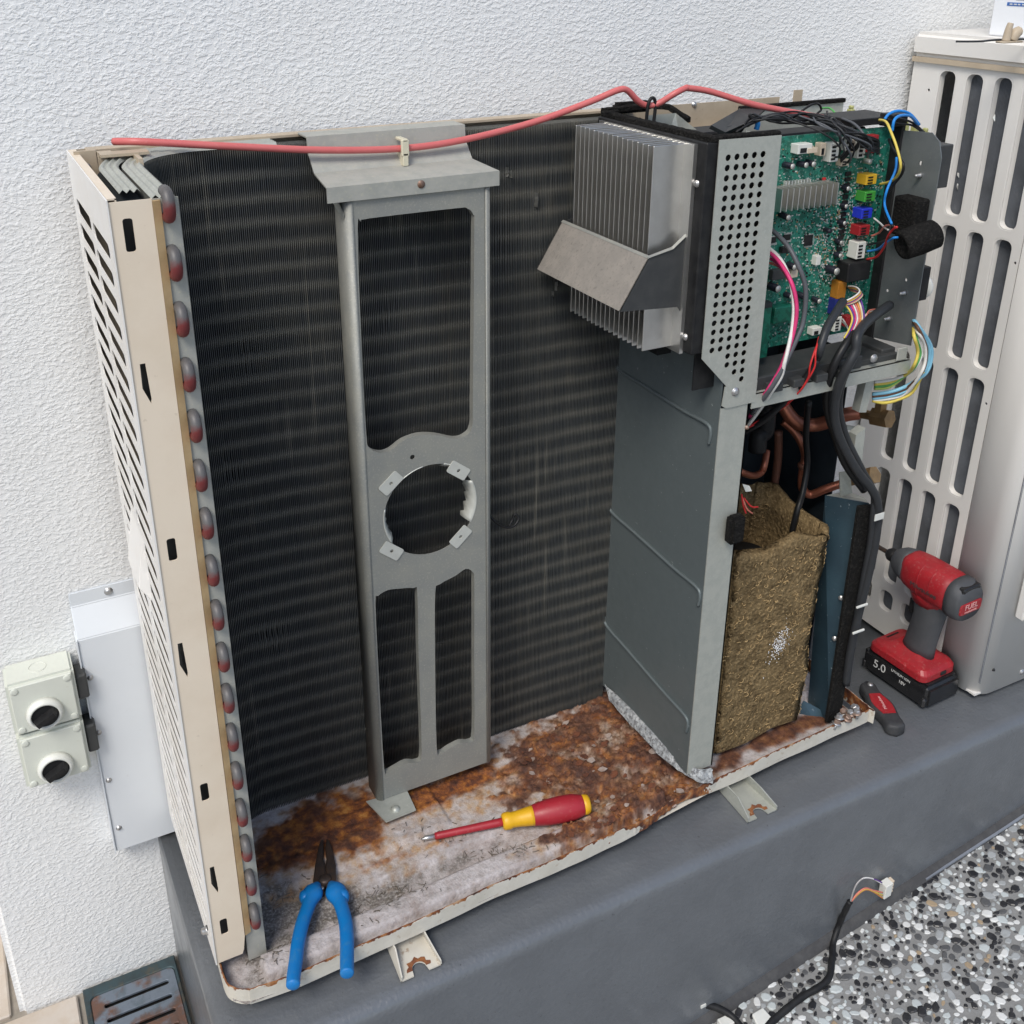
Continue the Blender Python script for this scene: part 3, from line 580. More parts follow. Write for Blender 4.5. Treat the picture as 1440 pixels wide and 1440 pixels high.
fb = box('foam_pad', (q.x-.011, q.x+.011), (-.018, -.0033), (q.z-.018, q.z+.018), FOAM, pt, bevel=.004, seg=2)
# ---- base pan: dense sheet with embossing, rust masks and flaking
lipT = [(330, 1392), (345, 1398), (420, 1368), (500, 1333), (600, 1289), (700, 1243), (765, 1216), (818, 1193), (862, 1172), (907, 1150), (940, 1128), (962, 1113), (985, 1104), (1010, 1095), (1060, 1072), (1110, 1049), (1170, 1022), (1217, 1001)]
lip = [P(u, v_, z=0) for u, v_ in lipT]
LX = np.array([p.x for p in lip]); LY = np.array([p.y for p in lip])
def lipy(x): return float(np.interp(x, LX, LY))
def inpoly(px_, py_, poly):
    """signed distance in pixels, positive inside"""
    poly = np.array(poly, float); n = len(poly); ins = np.zeros(px_.shape, bool); dist = np.full(px_.shape, 1e9)
    for i in range(n):
        (x1, y1), (x2, y2) = poly[i], poly[(i+1) % n]
        c = ((y1 > py_) != (y2 > py_)) & (px_ < (x2-x1)*(py_-y1)/(y2-y1+1e-12)+x1); ins ^= c
        t = np.clip(((px_-x1)*(x2-x1)+(py_-y1)*(y2-y1))/((x2-x1)**2+(y2-y1)**2), 0, 1)
        dist = np.minimum(dist, np.hypot(px_-x1-t*(x2-x1), py_-y1-t*(y2-y1)))
    return np.where(ins, dist, -dist)
NXp, NYp = 330, 110; XS = np.linspace(.004, .895, NXp); T = np.linspace(0, 1, NYp)
XX, TT = np.meshgrid(XS, T); LYg = np.interp(XX, LX, LY); YY = LYg+.0005+(YC+.03-LYg)*TT
def fnoise(sc, seed, oct=4):
    out = np.zeros(XX.shape)
    for j in range(XX.shape[0]):
        for i in range(XX.shape[1]): out[j, i] = noise.fractal((XX[j, i]*sc, YY[j, i]*sc, seed), 1.0, 2.0, oct)
    return out
n1, n2, n3 = fnoise(30, 1), fnoise(95, 5), fnoise(14, 9, 3)
dx_, dy_ = XX-CAM.x, YY-CAM.y; dz_ = -.012-CAM.z
wq = dx_*_f.x+dy_*_f.y+dz_*_f.z; UU = 720+PX+F*(dx_*_r.x+dy_*_r.y+dz_*_r.z)/wq; VV = 720+PY-F*(dx_*_u.x+dy_*_u.y+dz_*_u.z)/wq
def mask(poly, soft, na, nb): s = inpoly(UU, VV, poly)+na*n1+nb*n2; return np.clip(s/soft*.5+.5, 0, 1)
R1 = mask([(350, 1200), (362, 1172), (420, 1142), (470, 1120), (520, 1112), (530, 1150), (548, 1188), (520, 1205), (470, 1216), (400, 1230), (355, 1236)], 7, 14, 9)
R2 = mask([(560, 1118), (695, 1062), (702, 1098), (640, 1128), (582, 1152)], 6, 9, 5)
R3 = mask([(700, 1066), (760, 1012), (850, 960), (905, 1015), (965, 1090), (1000, 1100), (965, 1122), (905, 1160), (850, 1180), (790, 1196), (772, 1182), (800, 1160), (840, 1140), (800, 1120), (720, 1135), (690, 1098)], 8, 30, 12)
R4 = np.clip((inpoly(UU, VV, [(500, 1222), (640, 1172), (640, 1182), (510, 1232)])+6*n2+4*n1)/6, 0, 1)*.75
R5 = np.clip((inpoly(UU, VV, [(1000, 1090), (1210, 990), (1210, 960), (1010, 1050)])+12*n1)/10, 0, 1)
rust = np.maximum.reduce([R1, R2, R3, R4, R5]); rust *= np.clip(1.2-1.1*np.clip(n3*2.2-.55, 0, 1), 0, 1)
dark = np.maximum(mask([(740, 1040), (850, 960), (930, 1050), (985, 1105), (930, 1130), (850, 1130), (790, 1100)], 26, 50, 26), mask([(358, 1218), (430, 1180), (535, 1165), (530, 1188), (470, 1208), (372, 1232)], 9, 10, 10))*.85
n4 = fnoise(22, 31, 3); dark = np.maximum(dark*np.clip(.55+n2*1.5, 0, 1), np.clip(R3*(n4*2.6+.15), 0, .95)); dark = np.maximum(dark, np.clip(R1*(n4*2.2-.05), 0, .8)); dark = np.maximum(dark, R5*.8)
dirt = np.clip((inpoly(UU, VV, [(340, 1400), (350, 1230), (420, 1225), (440, 1260), (560, 1225), (700, 1180), (560, 1270), (400, 1330), (360, 1400)])+26*n1+14*n2)/24+.2, 0, 1)*.9
near = np.clip(1-TT*(YC+.06)/.012, 0, 1); dirt = np.maximum(dirt, np.clip(near*1.2+n2*.8-.1, 0, 1)*.8)
DD = YY-LYg
def ss(a, b, x): t = np.clip((x-a)/(b-a), 0, 1); return t*t*(3-2*t)
fan = XX < .60
halo = np.clip(np.maximum.reduce([mask([(346, 1205), (362, 1168), (470, 1115), (530, 1108), (560, 1190), (600, 1195), (520, 1225), (400, 1245), (350, 1245)], 26, 26, 14), mask([(555, 1115), (700, 1060), (850, 955), (1000, 1100), (905, 1170), (790, 1205), (740, 1205), (790, 1160), (700, 1130), (582, 1160)], 24, 34, 16), np.clip((inpoly(UU, VV, [(380, 1262), (520, 1214), (660, 1164), (664, 1176), (530, 1232), (385, 1280)])+8*n1+8*n2)/12, 0, 1)])*(.45+.9*np.clip(n2+.25, 0, 1)), 0, .95)
ZZ = -.016+.0135*ss(.010, .018, DD)*(1-ss(.040, .048, DD))*(XX > .04)*(XX < .56)+.0070*ss(.077, .0800, DD)+.0045*ss(.112, .1150, DD)*(XX < .3)-.002*ss(.150, .158, DD)
CELL = np.zeros(XX.shape); EDGE = np.zeros(XX.shape)
for j in range(NYp):
    for i in range(NXp):
        if rust[j, i] > .02:
            w_ = 1+.35*n1[j, i]; dd_, pp_ = noise.voronoi((XX[j, i]*58*w_, YY[j, i]*80, 3+n1[j, i]*.8)); CELL[j, i] = noise.noise(pp_[0]*3.7); EDGE[j, i] = dd_[1]-dd_[0]
crack = (1-ss(.0, .16, EDGE))*(rust > .02)
ZZ += rust*(.0008*n2+.0006*n1)+.0005*n2+R3*(.0045*np.clip(CELL+.3, 0, 1)-.0022*crack+.003*np.clip(n1+.1, 0, 1))
dark = np.clip(np.maximum(dark, R3*(.75*np.clip(CELL*1.5+.1, 0, 1)+.5*crack)), 0, 1)
v = np.stack([XX.ravel(), YY.ravel(), ZZ.ravel()], 1)
f = [(j*NXp+i, j*NXp+i+1, (j+1)*NXp+i+1, (j+1)*NXp+i) for j in range(NYp-1) for i in range(NXp-1)]
rust = np.clip(rust*(1-.55*R3*np.clip(-CELL*1.6-.15, 0, 1)), 0, 1)
rust = np.clip(rust-R3*np.clip(-n4*2.4-.55, 0, .85), 0, 1)
pan = mk('base_pan', [Vector(q) for q in v.tolist()], f, PAN, cu, smooth=True)
def paint(o, rgb):
    a = o.data.color_attributes.new('msk', 'FLOAT_COLOR', 'POINT'); buf = np.ones((len(o.data.vertices), 4), np.float32); buf[:, :3] = rgb; a.data.foreach_set('color', buf.ravel())
paint(pan, np.stack([rust.ravel(), dark.ravel(), dirt.ravel()], 1))
pan.data.color_attributes.new('halo', 'FLOAT_COLOR', 'POINT').data.foreach_set('color', np.repeat(halo.ravel(), 4).astype(np.float32))
# the upturned lip, torn by rust near the partition
PAINTED = M('pan_lip_paint', (.60, .57, .50), .5, n=(30, .5, (.50, .46, .38)), n2=(80, .8, (.34, .24, .16), .60, .68), bump=(90, .2, .002))
LIPRUST = M('pan_lip_rust', (.17, .058, .026), .8, n=(90, .8, (.33, .13, .04)), n2=(160, .8, (.55, .45, .36), .62, .7), bump=(200, .6, .003))
path = [Vector((-.0005, .06, 0)), Vector((-.0005, 0, 0)), Vector((-.0005, -.010, 0))]+[Vector((.0285-.029*math.cos(a), -.0125-.029*math.sin(a), 0)) for a in (.3, .6, .9, 1.2, 1.45)]+[Vector((p.x, p.y, 0)) for p in lip[1:] if p.x > .04]+[Vector((.905, -.004, 0)), Vector((.911, .006, 0)), Vector((.911, .20, 0))]
path = crom(path, 8)
def lip_mat():
    m = M('pan_lip', (.60, .57, .50), .55, n=(30, .5, (.50, .46, .38)), n2=(80, .6, (.36, .27, .18), .62, .70), bump=(120, .35, .002)); t = m.node_tree; N = t.nodes; L = t.links; b = N['Principled BSDF']
    src = b.inputs['Base Color'].links[0].from_socket; at = N.new('ShaderNodeAttribute'); at.attribute_name = 'msk'; tc = N.new('ShaderNodeTexCoord')
    nz = N.new('ShaderNodeTexNoise'); nz.inputs['Scale'].default_value = 210; nz.inputs['Detail'].default_value = 5; L.new(tc.outputs['Object'], nz.inputs[0])
    ad = N.new('ShaderNodeMath'); ad.operation = 'ADD'; L.new(nz.outputs[0], ad.inputs[0]); L.new(at.outputs['Fac'], ad.inputs[1]); mr = N.new('ShaderNodeMapRange'); mr.inputs[1].default_value = .95; mr.inputs[2].default_value = 1.03; L.new(ad.outputs[0], mr.inputs[0])
    n3_ = N.new('ShaderNodeTexNoise'); n3_.inputs['Scale'].default_value = 90; n3_.inputs['Detail'].default_value = 8; L.new(tc.outputs['Object'], n3_.inputs[0]); r = N.new('ShaderNodeValToRGB'); e = r.color_ramp.elements; e.new(.5); e.new(.62)
    for q, (p_, c_) in zip(e, ((.32, (.05, .02, .013)), (.46, (.15, .05, .022)), (.58, (.31, .12, .035)), (.74, (.45, .33, .22)))): q.position = p_; q.color = (*c_, 1)
    L.new(n3_.outputs[0], r.inputs[0]); mx = N.new('ShaderNodeMix'); mx.data_type = 'RGBA'; L.new(mr.outputs[0], mx.inputs[0]); L.new(src, mx.inputs[6]); L.new(r.outputs[0], mx.inputs[7]); L.new(mx.outputs[2], b.inputs['Base Color']); return m
fine = []
for a, b in zip(path[:-1], path[1:]):
    m_ = max(1, int((b-a).length/.0022)); fine += [a.lerp(b, i/m_) for i in range(m_)]
fine.append(path[-1]); v = []; f = []; mk_ = []; NV = 8
for i, p in enumerate(fine):
    t = (fine[min(i+1, len(fine)-1)]-fine[max(i-1, 0)]).normalized(); nn = Vector((-t.y, t.x, 0)); fr = p.y < .05
    rz = max(0, min(1, 1.5-abs(p.x-.560)/.055)) if fr else 0
    top = .0010*noise.noise((p.x*160, p.y*160, 3))-rz*(.005+.007*noise.noise((p.x*130, 2, 1))+.002*noise.noise((p.x*420, 2, 1)))
    wob = .0012*noise.noise((p.x*22, p.y*22, 3))+rz*.0016*noise.noise((p.x*200, 5, 0)); bot = -.0205+rz*(.004+.005*noise.noise((p.x*110, 7, 1))); th = .0018
    for k in range(NV+1):
        z = bot+(top-bot)*k/NV; v.append(p+nn*(wob+.0006*rz*noise.noise((p.x*260, z*260, 4)))+EZ*z); mk_.append(min(1, rz*1.1+max(0, (k/NV-.62)/.38)*.66*(.85+noise.noise((p.x*60, 1, 6)))-.03))
    for k in range(NV, -1, -NV): v.append(p+nn*(wob+th)+EZ*(bot+(top-bot)*k/NV)); mk_.append(.85 if k else .5)
    if i:
        w_ = NV+3; a = i*w_
        f += [(a-w_+k, a+k, a+k+1, a-w_+k+1) for k in range(w_-1)]
lo_ = mk('lip', v, f, lip_mat(), pan)
lo_.data.color_attributes.new('msk', 'FLOAT_COLOR', 'POINT').data.foreach_set('color', np.repeat(np.array(mk_, np.float32), 4))
v = [(.0015, .06, -.0203), (.0015, -.012, -.0203), (.009, -.030, -.0203), (.026, -.0395, -.0203), (.1, -.037, -.0205), (.45, -.032, -.0205), (.62, -.016, -.0195), (.90, -.004, -.0205), (.90, .22, -.0205), (0, .22, -.0205)]
mk('pan_underside', v, [tuple(range(len(v)-1, -1, -1))], PAINTED, pan)
# rust flakes and debris lying in the pan
mb = MB(); mb2 = MB()
for _ in range(260):
    u, vv = U(690, 985), U(975, 1195)
    if float(inpoly(np.array([u]), np.array([vv]), [(720, 1060), (850, 965), (975, 1100), (905, 1160), (790, 1192)])[0]) < 0: continue
    q = P(u, vv, z=.0); s_ = U(.0015, .007); a = U(0, 6.3); tl_ = U(-.5, .5)
    zq = float(ZZ[min(NYp-1, max(0, int((q.y-lipy(q.x))/(YC+.03-lipy(q.x))*(NYp-1)))), min(NXp-1, max(0, int((q.x-.004)/.891*(NXp-1))))])
    pts_ = [Vector((math.cos(a+t)*s_*U(.6, 1.1), math.sin(a+t)*s_*U(.5, 1), 0)) for t in (0, 1.2, 2.3, 3.4, 4.6, 5.5)]
    pts_ = [Vector((q.x, q.y, zq+.0012))+p+EZ*(p.x*tl_) for p in pts_]
    (mb if rnd() < .8 else mb2).add(pts_+[p+EZ*.0009 for p in pts_], [(5, 4, 3, 2, 1, 0), (6, 7, 8, 9, 10, 11)]+[(i, (i+1) % 6, 6+(i+1) % 6, 6+i) for i in range(6)])
RUSTF = M('rust_flake', (.15, .05, .022), .85, n=(120, .9, (.06, .025, .018)), n2=(60, .7, (.34, .15, .05), .52, .64), bump=(240, .6, .002))
tag(mb.build('rust_flakes', RUSTF, pan), kind='stuff'); tag(mb2.build('pale_flakes', M('pale_flake', (.30, .22, .18), .85, n=(100, .7, (.45, .4, .37))), pan), kind='stuff')
mb = MB()
for _ in range(330):
    c = random.choice(((395, 1330, 40, 50), (500, 1270, 60, 25), (560, 1245, 60, 16), (360, 1300, 12, 70), (720, 1190, 60, 12), (430, 1250, 60, 30), (620, 1170, 70, 20)))
    u, vv = random.gauss(c[0], c[2]*.5), random.gauss(c[1], c[3]*.5); q = P(u, vv, z=.0)
    if q.y < lipy(q.x)+.004 or q.x < .01: continue
    zq = float(ZZ[min(NYp-1, max(0, int((q.y-lipy(q.x))/(YC+.03-lipy(q.x))*(NYp-1)))), min(NXp-1, max(0, int((q.x-.004)/.891*(NXp-1))))])
    a = U(0, 3.14); l = U(.002, .009); d = Vector((math.cos(a), math.sin(a), U(-.1, .1)))*l
    mb.tube([Vector((q.x, q.y, zq+.0008)), Vector((q.x, q.y, zq+.0012))+d*.5+Vector((U(-.001, .001), U(-.001, .001), 0)), Vector((q.x, q.y, zq+.001))+d], U(.0002, .0006), 4, 2)
tag(mb.build('debris', DIRT, pan), kind='stuff')
# mounting feet under the pan
for (u, vv, w) in ((590, 1362, .024), (1068, 1143, .024)):
    q = P(u, vv, z=ZP+.003); x, y = q.x, q.y; mb = MB(); zt = ZP+.0042
    out = [(x-w, y-.006), (x-.009, y-.006)]+[(x+.008*math.cos(a), y+.008*math.sin(a)) for a in [math.pi-math.pi*i/8 for i in range(9)]]+[(x+.009, y-.006), (x+w, y-.006), (x+w*.86, y+.055), (x-w*.86, y+.055)]
    ft = plate('mounting_foot', [out], (0, 0, ZP+.002), EX, EY, .0016, GALV if x > .5 else PAINTED, cu)
    for s_ in (-1, 1):
        mk('foot_cheek', [(x+s_*w, y-.006, zt-.002), (x+s_*w*.86, y+.055, zt-.002), (x+s_*w*.80, y+.055, -.021), (x+s_*w*.80, y+.022, -.021), (x+s_*w*.98, y-.006, zt+.005)]+[(x+s_*(w-.0015), y-.006, zt-.002), (x+s_*(w*.86-.0015), y+.055, zt-.002), (x+s_*(w*.80-.0015), y+.055, -.021), (x+s_*(w*.80-.0015), y+.022, -.021), (x+s_*(w*.98-.0015), y-.006, zt+.005)], [(0, 1, 2, 3, 4), (9, 8, 7, 6, 5)]+[(i, i+5, (i+1) % 5+5, (i+1) % 5) for i in range(5)], GALV if x > .5 else PAINTED, ft)
    mb = MB(); rimv(mb, [(x+.0105*math.cos(a), y+.0105*math.sin(a)) for a in [math.pi-math.pi*i/10 for i in range(11)]]+[(x+.0075*math.cos(a), y+.0075*math.sin(a)) for a in [math.pi*i/10 for i in range(11)]], (0, 0, ZP+.0037), EX, EY, EZ, .0006)
    v = [(x+r*math.cos(math.pi*i/12), y+r*math.sin(math.pi*i/12), ZP+.0041) for i in range(13) for r in (.0079, .0135+.002*math.sin(i*2.3))]
    mk('rust_ring', v, [(2*i, 2*i+1, 2*i+3, 2*i+2) for i in range(12)], LIPRUST, ft)

# ---- electrical box: black wall, perforated front, foam gasket
XW = .549; ZW = .806
bw = mk('box_wall', bxv((XW, .5645), (-.002, .195), (.588, ZW)), BF, BLACKP, cu, bevel=.0012)
out = [(.5612, .8085), (.638, .8075), (.6395, .540), (.6365, .536), (.6085, .534), (.5615, .583)]
out = [tuple(q) for q in out]
hl = []
for r in range(26):
    for c in range(5):
        x, z = .5735+c*.0108+.00002*r, .7905-r*.0100
        if z < .546 or (z < .588 and x < .5765+(.588-z)*.86+.002): continue
        hl.append(circ(x, z, .0034, 10))
pf = plate('perforated_plate', [out]+hl, (0, -.004, 0), EX, EZ, .001, GALV, cu)
mb = MB(); mb.box((.6383, .6393), (-.0036, .05), (.54, .804)); mb.build('plate_return', GALV, pf); box('hole_shade_sheet', (.566, .6375), (.012, .014), (.54, .803), BLACKP, pf)  # black sheet added behind the holes, standing for the shade inside the box
mb = MB()
for i in range(60):
    pass
def foamstrip(name, pts, w, h, par):
    pts = [Vector(p) for p in pts]; q = []
    for a, b in zip(pts[:-1], pts[1:]):
        m = max(2, int((b-a).length/.004)); q += [a.lerp(b, i/m) for i in range(m)]
    q.append(pts[-1]); v = []; f = []
    for i, p in enumerate(q):
        t = (q[min(i+1, len(q)-1)]-q[max(0, i-1)]).normalized(); nn = t.cross(EZ).normalized()
        for a, b in ((-.5, 0), (-.5, .8), (-.3, 1), (.3, 1), (.5, .8), (.5, 0)): v.append(p+nn*(a*w+U(-.0004, .0004))+EZ*(b*h+U(-.0004, .0004)))
        if i: c = 6*i; f += [(c-6+k, c+k, c+(k+1) % 6, c-6+(k+1) % 6) for k in range(6)]
    f += [(0, 1, 2, 3, 4, 5), tuple(6*(len(q)-1)+k for k in range(5, -1, -1))]
    return mk(name, v, f, FOAM, par)
foamstrip('foam_gasket', [(.572, .196, ZW), (.5565, .190, ZW), (.5575, .003, ZW), (.639, .003, ZW-.001)], .011, .006, bw)
foamstrip('foam_gasket', [(.5565, .197, ZW+.002), (.62, .200, ZW+.004), (.64, .188, ZW+.002), (.652, .165, ZW-.010)], .008, .006, bw)
mk('inner_plate', [(.600, .175, .806), (.640, .175, .806), (.652, .150, .79), (.652, .150, .70), (.600, .175, .70)], [(0, 1, 2, 3, 4)], GALV, cu)
# heat sink
hsx0, hsx1 = .508, .546; z0, z1 = .590, .8015
hk = box('heat_sink', (.5445, .5488), (.012, .185), (.586, .803), ALUFIN, cu)
fn = None
for k in range(17):
    y = .0275+k*.0091
    if fn is None: fn = box('fin', (hsx0, .545), (y, y+.0016), (z0, z1), ALUFIN, hk, bevel=.0003); yk = y
    else: inst(fn, (U(-.0003, .0003), y-yk, U(-.0004, .0004)))
for zz in (.765, .605): screw('screw', (XW-.0005, .009, zz), (-1, -.3, 0), .003, hk)
# air deflector around the heat sink
yf, yb = .0155, .186
tf, tb_ = P(912, 365, y=yf), P(790, 310, y=yb); bf, bb = P(873, 438, y=yf), P(753, 378, y=yb)
xt = .5*(tf.x+tb_.x); xb_ = .5*(bf.x+bb.x); zt = .5*(tf.z+tb_.z); zb = .5*(bf.z+bb.z)
df = thing  # name kept free
dfl = mk('air_deflector', [(xt, yf, zt), (xt, yb, zt), (xb_, yb, zb), (xb_, yf, zb), (xt+.0012, yf, zt+.0005), (xt+.0012, yb, zt+.0005), (xb_+.0012, yb, zb+.0005), (xb_+.0012, yf, zb+.0005)], [(0, 1, 2, 3), (7, 6, 5, 4), (0, 4, 5, 1), (1, 5, 6, 2), (2, 6, 7, 3), (3, 7, 4, 0)], DUSTM, cu)
for yy, dd in ((yf, -.0012), (yb, .0012)):
    lp = [(xt, zt), (xb_, zb), (xb_+.004, zb-.001), (.541, zb-.006), (.548, zb-.016), (.5485, zt+.03), (.544, zt+.016), (.530, zt+.005)]
    plate('deflector_cheek', [lp], (0, yy, 0), EX, EZ, dd, DARKP, dfl)
mb = MB(); mb.box((xt, .546), (yf-.0008, yf+.0003), (zt-.0005, zt+.0022)); 
mk('dust_edge', [(xt-.0006, yf-.0016, zt+.0006), (.529, yf-.0016, zt+.0062), (.545, yf-.0016, zt+.018), (.545, yf+.001, zt+.020), (.529, yf+.001, zt+.008), (xt-.0006, yf+.001, zt+.002)], [(0, 1, 2, 3, 4, 5)], GALVD, dfl)
mk('dust_edge', [(xt-.0007, yf-.001, zt-.0004), (xt-.0007, yb+.001, zt-.0004), (xt+.0022, yb+.001, zt+.0018), (xt+.0022, yf-.001, zt+.0018)], [(0, 1, 2, 3)], GALVD, dfl)
# ---- circuit board
YPC = .070
bx0, bx1, bz0, bz1 = .642, .8695, .545, .790
cb = box('circuit_board', (bx0, bx1), (YPC, YPC+.0016), (bz0, bz1), PCB, cu)
def Z4(a, b): return 1040+a*.19444, 120+b*.19444
def Z5(a, b): return 1040+a*.19444, 320+b*.19444
def PB(uv, d=0): return P(*uv, y=YPC-d)
def comp(name, uv, w, h, d, mat, bevel=.0004, par=None, lift=0): q = PB(uv, d+lift); return box(name, (q.x-w/2, q.x+w/2), (YPC-d-lift, YPC-lift+.0001), (q.z-h/2, q.z+h/2), mat, par or cb, bevel=bevel)
def cap(uv, l, r, tilt=0):
    q = PB(uv, l*.45); a = Vector((.10*rnd()-.02, -1, -.08+.1*rnd())).normalized(); p0 = Vector((q.x, YPC, q.z)); p1 = p0+a*l*.9
    lathe('capacitor', p0, p1, [(0, r*.9), (.04, r), (.84, r), (.87, r*.9), (.9, r), (.98, r)], CAPB, cb, n=12); lathe('capacitor_end', p1-a*l*.03, p1+a*.0006, [(0, r*.93), (1, r*.86)], CAPE, cb, n=12)
for z4, l, r in (((350, 580), .015, .0036), ((450, 572), .014, .0034), ((512, 560), .013, .0034), ((325, 942), .016, .0036), ((765, 742), .011, .0030), ((752, 870), .010, .0028), ((735, 992), .011, .0028), ((715, 1127), .011, .0028), ((708, 1225), .011, .0030)): cap(Z4(*z4), l, r, -.12)
for z5, l, r in (((668, 305), .017, .0048), ((245, 432), .016, .0046), ((375, 275), .014, .004), ((445, 490), .015, .004), ((350, 490), .012, .0036), ((555, 522), .013, .0034)): cap(Z5(*z5), l, r, -.15)
for z4 in ((640, 1050), (930, 550)): q = PB(Z4(*z4), .006); lathe('capacitor', (q.x, YPC, q.z), (q.x, YPC-.010, q.z), [(0, .003), (.9, .003), (1, .0025)], CAPB if z4[0] == 640 else CAPE, cb, n=12)
q = PB(Z5(770, 360), .01); lathe('film_capacitor', (q.x-.006, YPC-.004, q.z), (q.x+.006, YPC-.008, q.z), [(0, .0025), (.3, .0048), (.7, .005), (1, .0025)], CON['white'], cb, n=12)
# finned regulator heat sink
q0, q1 = PB(Z4(290, 800), .02), PB(Z4(690, 780), .02); qt, qb = PB(Z4(500, 725), .02), PB(Z4(500, 885), .02)
rb_ = box('regulator_heat_sink', (q0.x, q1.x), (YPC-.008, YPC-.004), (qb.z, qt.z), ALU, cb)
for k in range(11):
    x = q0.x+(q1.x-q0.x)*k/10
    o = box('fin', (x-.0006, x+.0006), (YPC-.024, YPC-.008), (qb.z, qt.z), ALU, cb)
# connectors
def conn(uv, w, h, d, mat, n=3, par=None):
    o = comp('connector', uv, w, h, d, mat, .0005)
    q = PB(uv, d)
    for k in range(n): comp2 = box('socket', (q.x-w*.34, q.x+w*.1), (YPC-d-.0006, YPC-d+.0004), (q.z-h*.42+k*h*.84/n+.0004, q.z-h*.42+(k+.62)*h*.84/n), BLACKP, cb)
    return o
conn(Z4(475, 460), .020, .0105, .012, CON['white'], 1); comp('socket', Z4(530, 472), .014, .0055, .0128, CON['cream'], .0003); conn(Z4(607, 465), .0075, .014, .010, CON['cream'], 1)
conn(Z4(688, 485), .0125, .021, .011, CON['white'], 4); conn(Z4(790, 425), .010, .014, .010, CON['white'], 2); conn(Z4(820, 440), .007, .014, .010, CON['cream'], 2); conn(Z4(885, 468), .0115, .018, .011, CON['white'], 3); conn(Z4(765, 560), .012, .0075, .009, CON['cream'], 2)
comp('connector', Z4(980, 425), .0095, .020, .010, CON['red'])
for z4, c in (((955, 682), 'yellow'), ((945, 805), 'green'), ((922, 928), 'blue'), ((905, 1050), 'red'), ((880, 1195), 'white')): conn(Z4(*z4), .0165 if c != 'white' else .0135, .0115 if c != 'white' else .020, .015, CON[c], 3 if c != 'white' else 4)
comp('connector', Z4(572, 1268), .007, .011, .008, CON['white'])
comp('processor', Z4(500, 1122), .0118, .0122, .0018, BLACKP, .0003)
mb = MB(); q = PB(Z4(500, 1122), 0)
for k in range(14):
    o_ = -.0055+k*.00085
    for s_ in (-1, 1): mb.box((q.x+s_*.0068-.0008, q.x+s_*.0068+.0008), (YPC-.0006, YPC), (q.z+o_-.0002, q.z+o_+.0002)); mb.box((q.x+o_-.0002, q.x+o_+.0002), (YPC-.0006, YPC), (q.z+s_*.007-.0008, q.z+s_*.007+.0008))
mb.build('processor_pins', SOLDER, cb)
comp('relay', Z5(868, 320), .036, .023, .020, BLACKP, .0012); comp('relay', Z5(330, 165), .008, .007, .006, BLACKP)
for z4 in ((240, 1120), (345, 1100)):
    comp('chip', Z4(*z4), .010, .0065, .002, BLACKP, .0002); mb = MB(); q = PB(Z4(*z4), 0)
    for k in range(7):
        for s_ in (-1, 1): mb.box((q.x-.0048+k*.0016-.0004, q.x-.0048+k*.0016+.0004), (YPC-.0012, YPC), (q.z+s_*.0042-.0012, q.z+s_*.0042+.0012))
    mb.build('chip_pins', SOLDER, cb)
for k in range(15):
    zz = 640+k*42; comp('driver_chip', Z4(792-k*5, zz), .0075, .0046, .0025, BLACKP, .0002)
comp('connector', Z5(742, 452), .0130, .021, .012, CON['orange']); comp('connector', Z5(718, 575), .012, .020, .012, CON['navy']); conn(Z5(712, 700), .011, .018, .012, CON['white'], 4); conn(Z5(562, 752), .014, .009, .010, CON['white'], 1); comp('connector', Z5(795, 680), .010, .013, .010, CON['red'])
comp('transformer', Z5(318, 632), .026, .020, .014, PCBD, .0012); comp('transformer', Z5(205, 600), .012, .018, .011, DARKP); comp('fuse', Z4(258, 725), .0045, .020, .006, M('red_film', (.32, .06, .03), .4, n=(80, .3, (.24, .05, .03))), .001)
q = PB(Z5(150, 640), .004); lathe('disc_capacitor', (q.x, YPC, q.z), (q.x, YPC-.004, q.z), [(0, .003), (.5, .005), (1, .003)], WM('blue'), cb, n=14)
q = PB(Z4(270, 800), .002); mb = MB(); mb.tube([(q.x+.005*math.cos(a), YPC-.004, q.z+.006*math.sin(a)) for a in [2*math.pi*i/14 for i in range(15)]], .0018, 8, 0); mb.build('coil_ring', CON['cream'], cb, smooth=True)
comp('led', Z4(618, 678), .004, .0028, .003, WM('red')); comp('module', Z5(400, 320), .010, .014, .008, CON['cream']); comp('module', Z5(290, 340), .020, .012, .007, DARKP)
# the small parts, too many to pick apart
smd = {k: MB() for k in ('l', 'k', 't', 'w')}
def sm(q, w, h, d, k): smd[k].box((q.x-w/2, q.x+w/2), (YPC-d, YPC), (q.z-h/2, q.z+h/2))
for _ in range(2600):
    u, vv = U(1062, 1246), U(195, 485)
    if rnd() < .45: u, vv = random.gauss(1180, 28), U(250, 400)
    q = PB((u, vv))
    if not (bx0+.003 < q.x < bx1-.004 and bz0+.006 < q.z < bz1-.012): continue
    w, h = random.choice(((.0013, .0007), (.0007, .0013), (.002, .0011), (.0011, .002), (.0026, .0014), (.0005, .0022)))
    sm(q, w, h, U(.0004, .0011), random.choice('lllkkktw'))
for k in range(24): q = PB(Z4(870+U(-8, 8), 600+k*28)); sm(q, .0055, .0011, .0014, 't'); sm(q+EX*.0035, .0012, .0012, .001, 'l'); sm(q-EX*.0035, .0012, .0012, .001, 'l')
for k in range(9): q = PB(Z4(320+k*22, 705-k*2)); sm(q, .0012, .005, .004, 'l')
for k in range(40): q = PB((U(1070, 1235), U(200, 480))); sm(q, U(.003, .007), .0004, .0002, 'w')
for k, m in (('l', SOLDER), ('k', BLACKP), ('t', M('tan_part', (.35, .24, .13), .5, n=(200, .5, (.2, .12, .06)))), ('w', PRINT)): tag(smd[k].build('small_components', m, cb), kind='stuff')
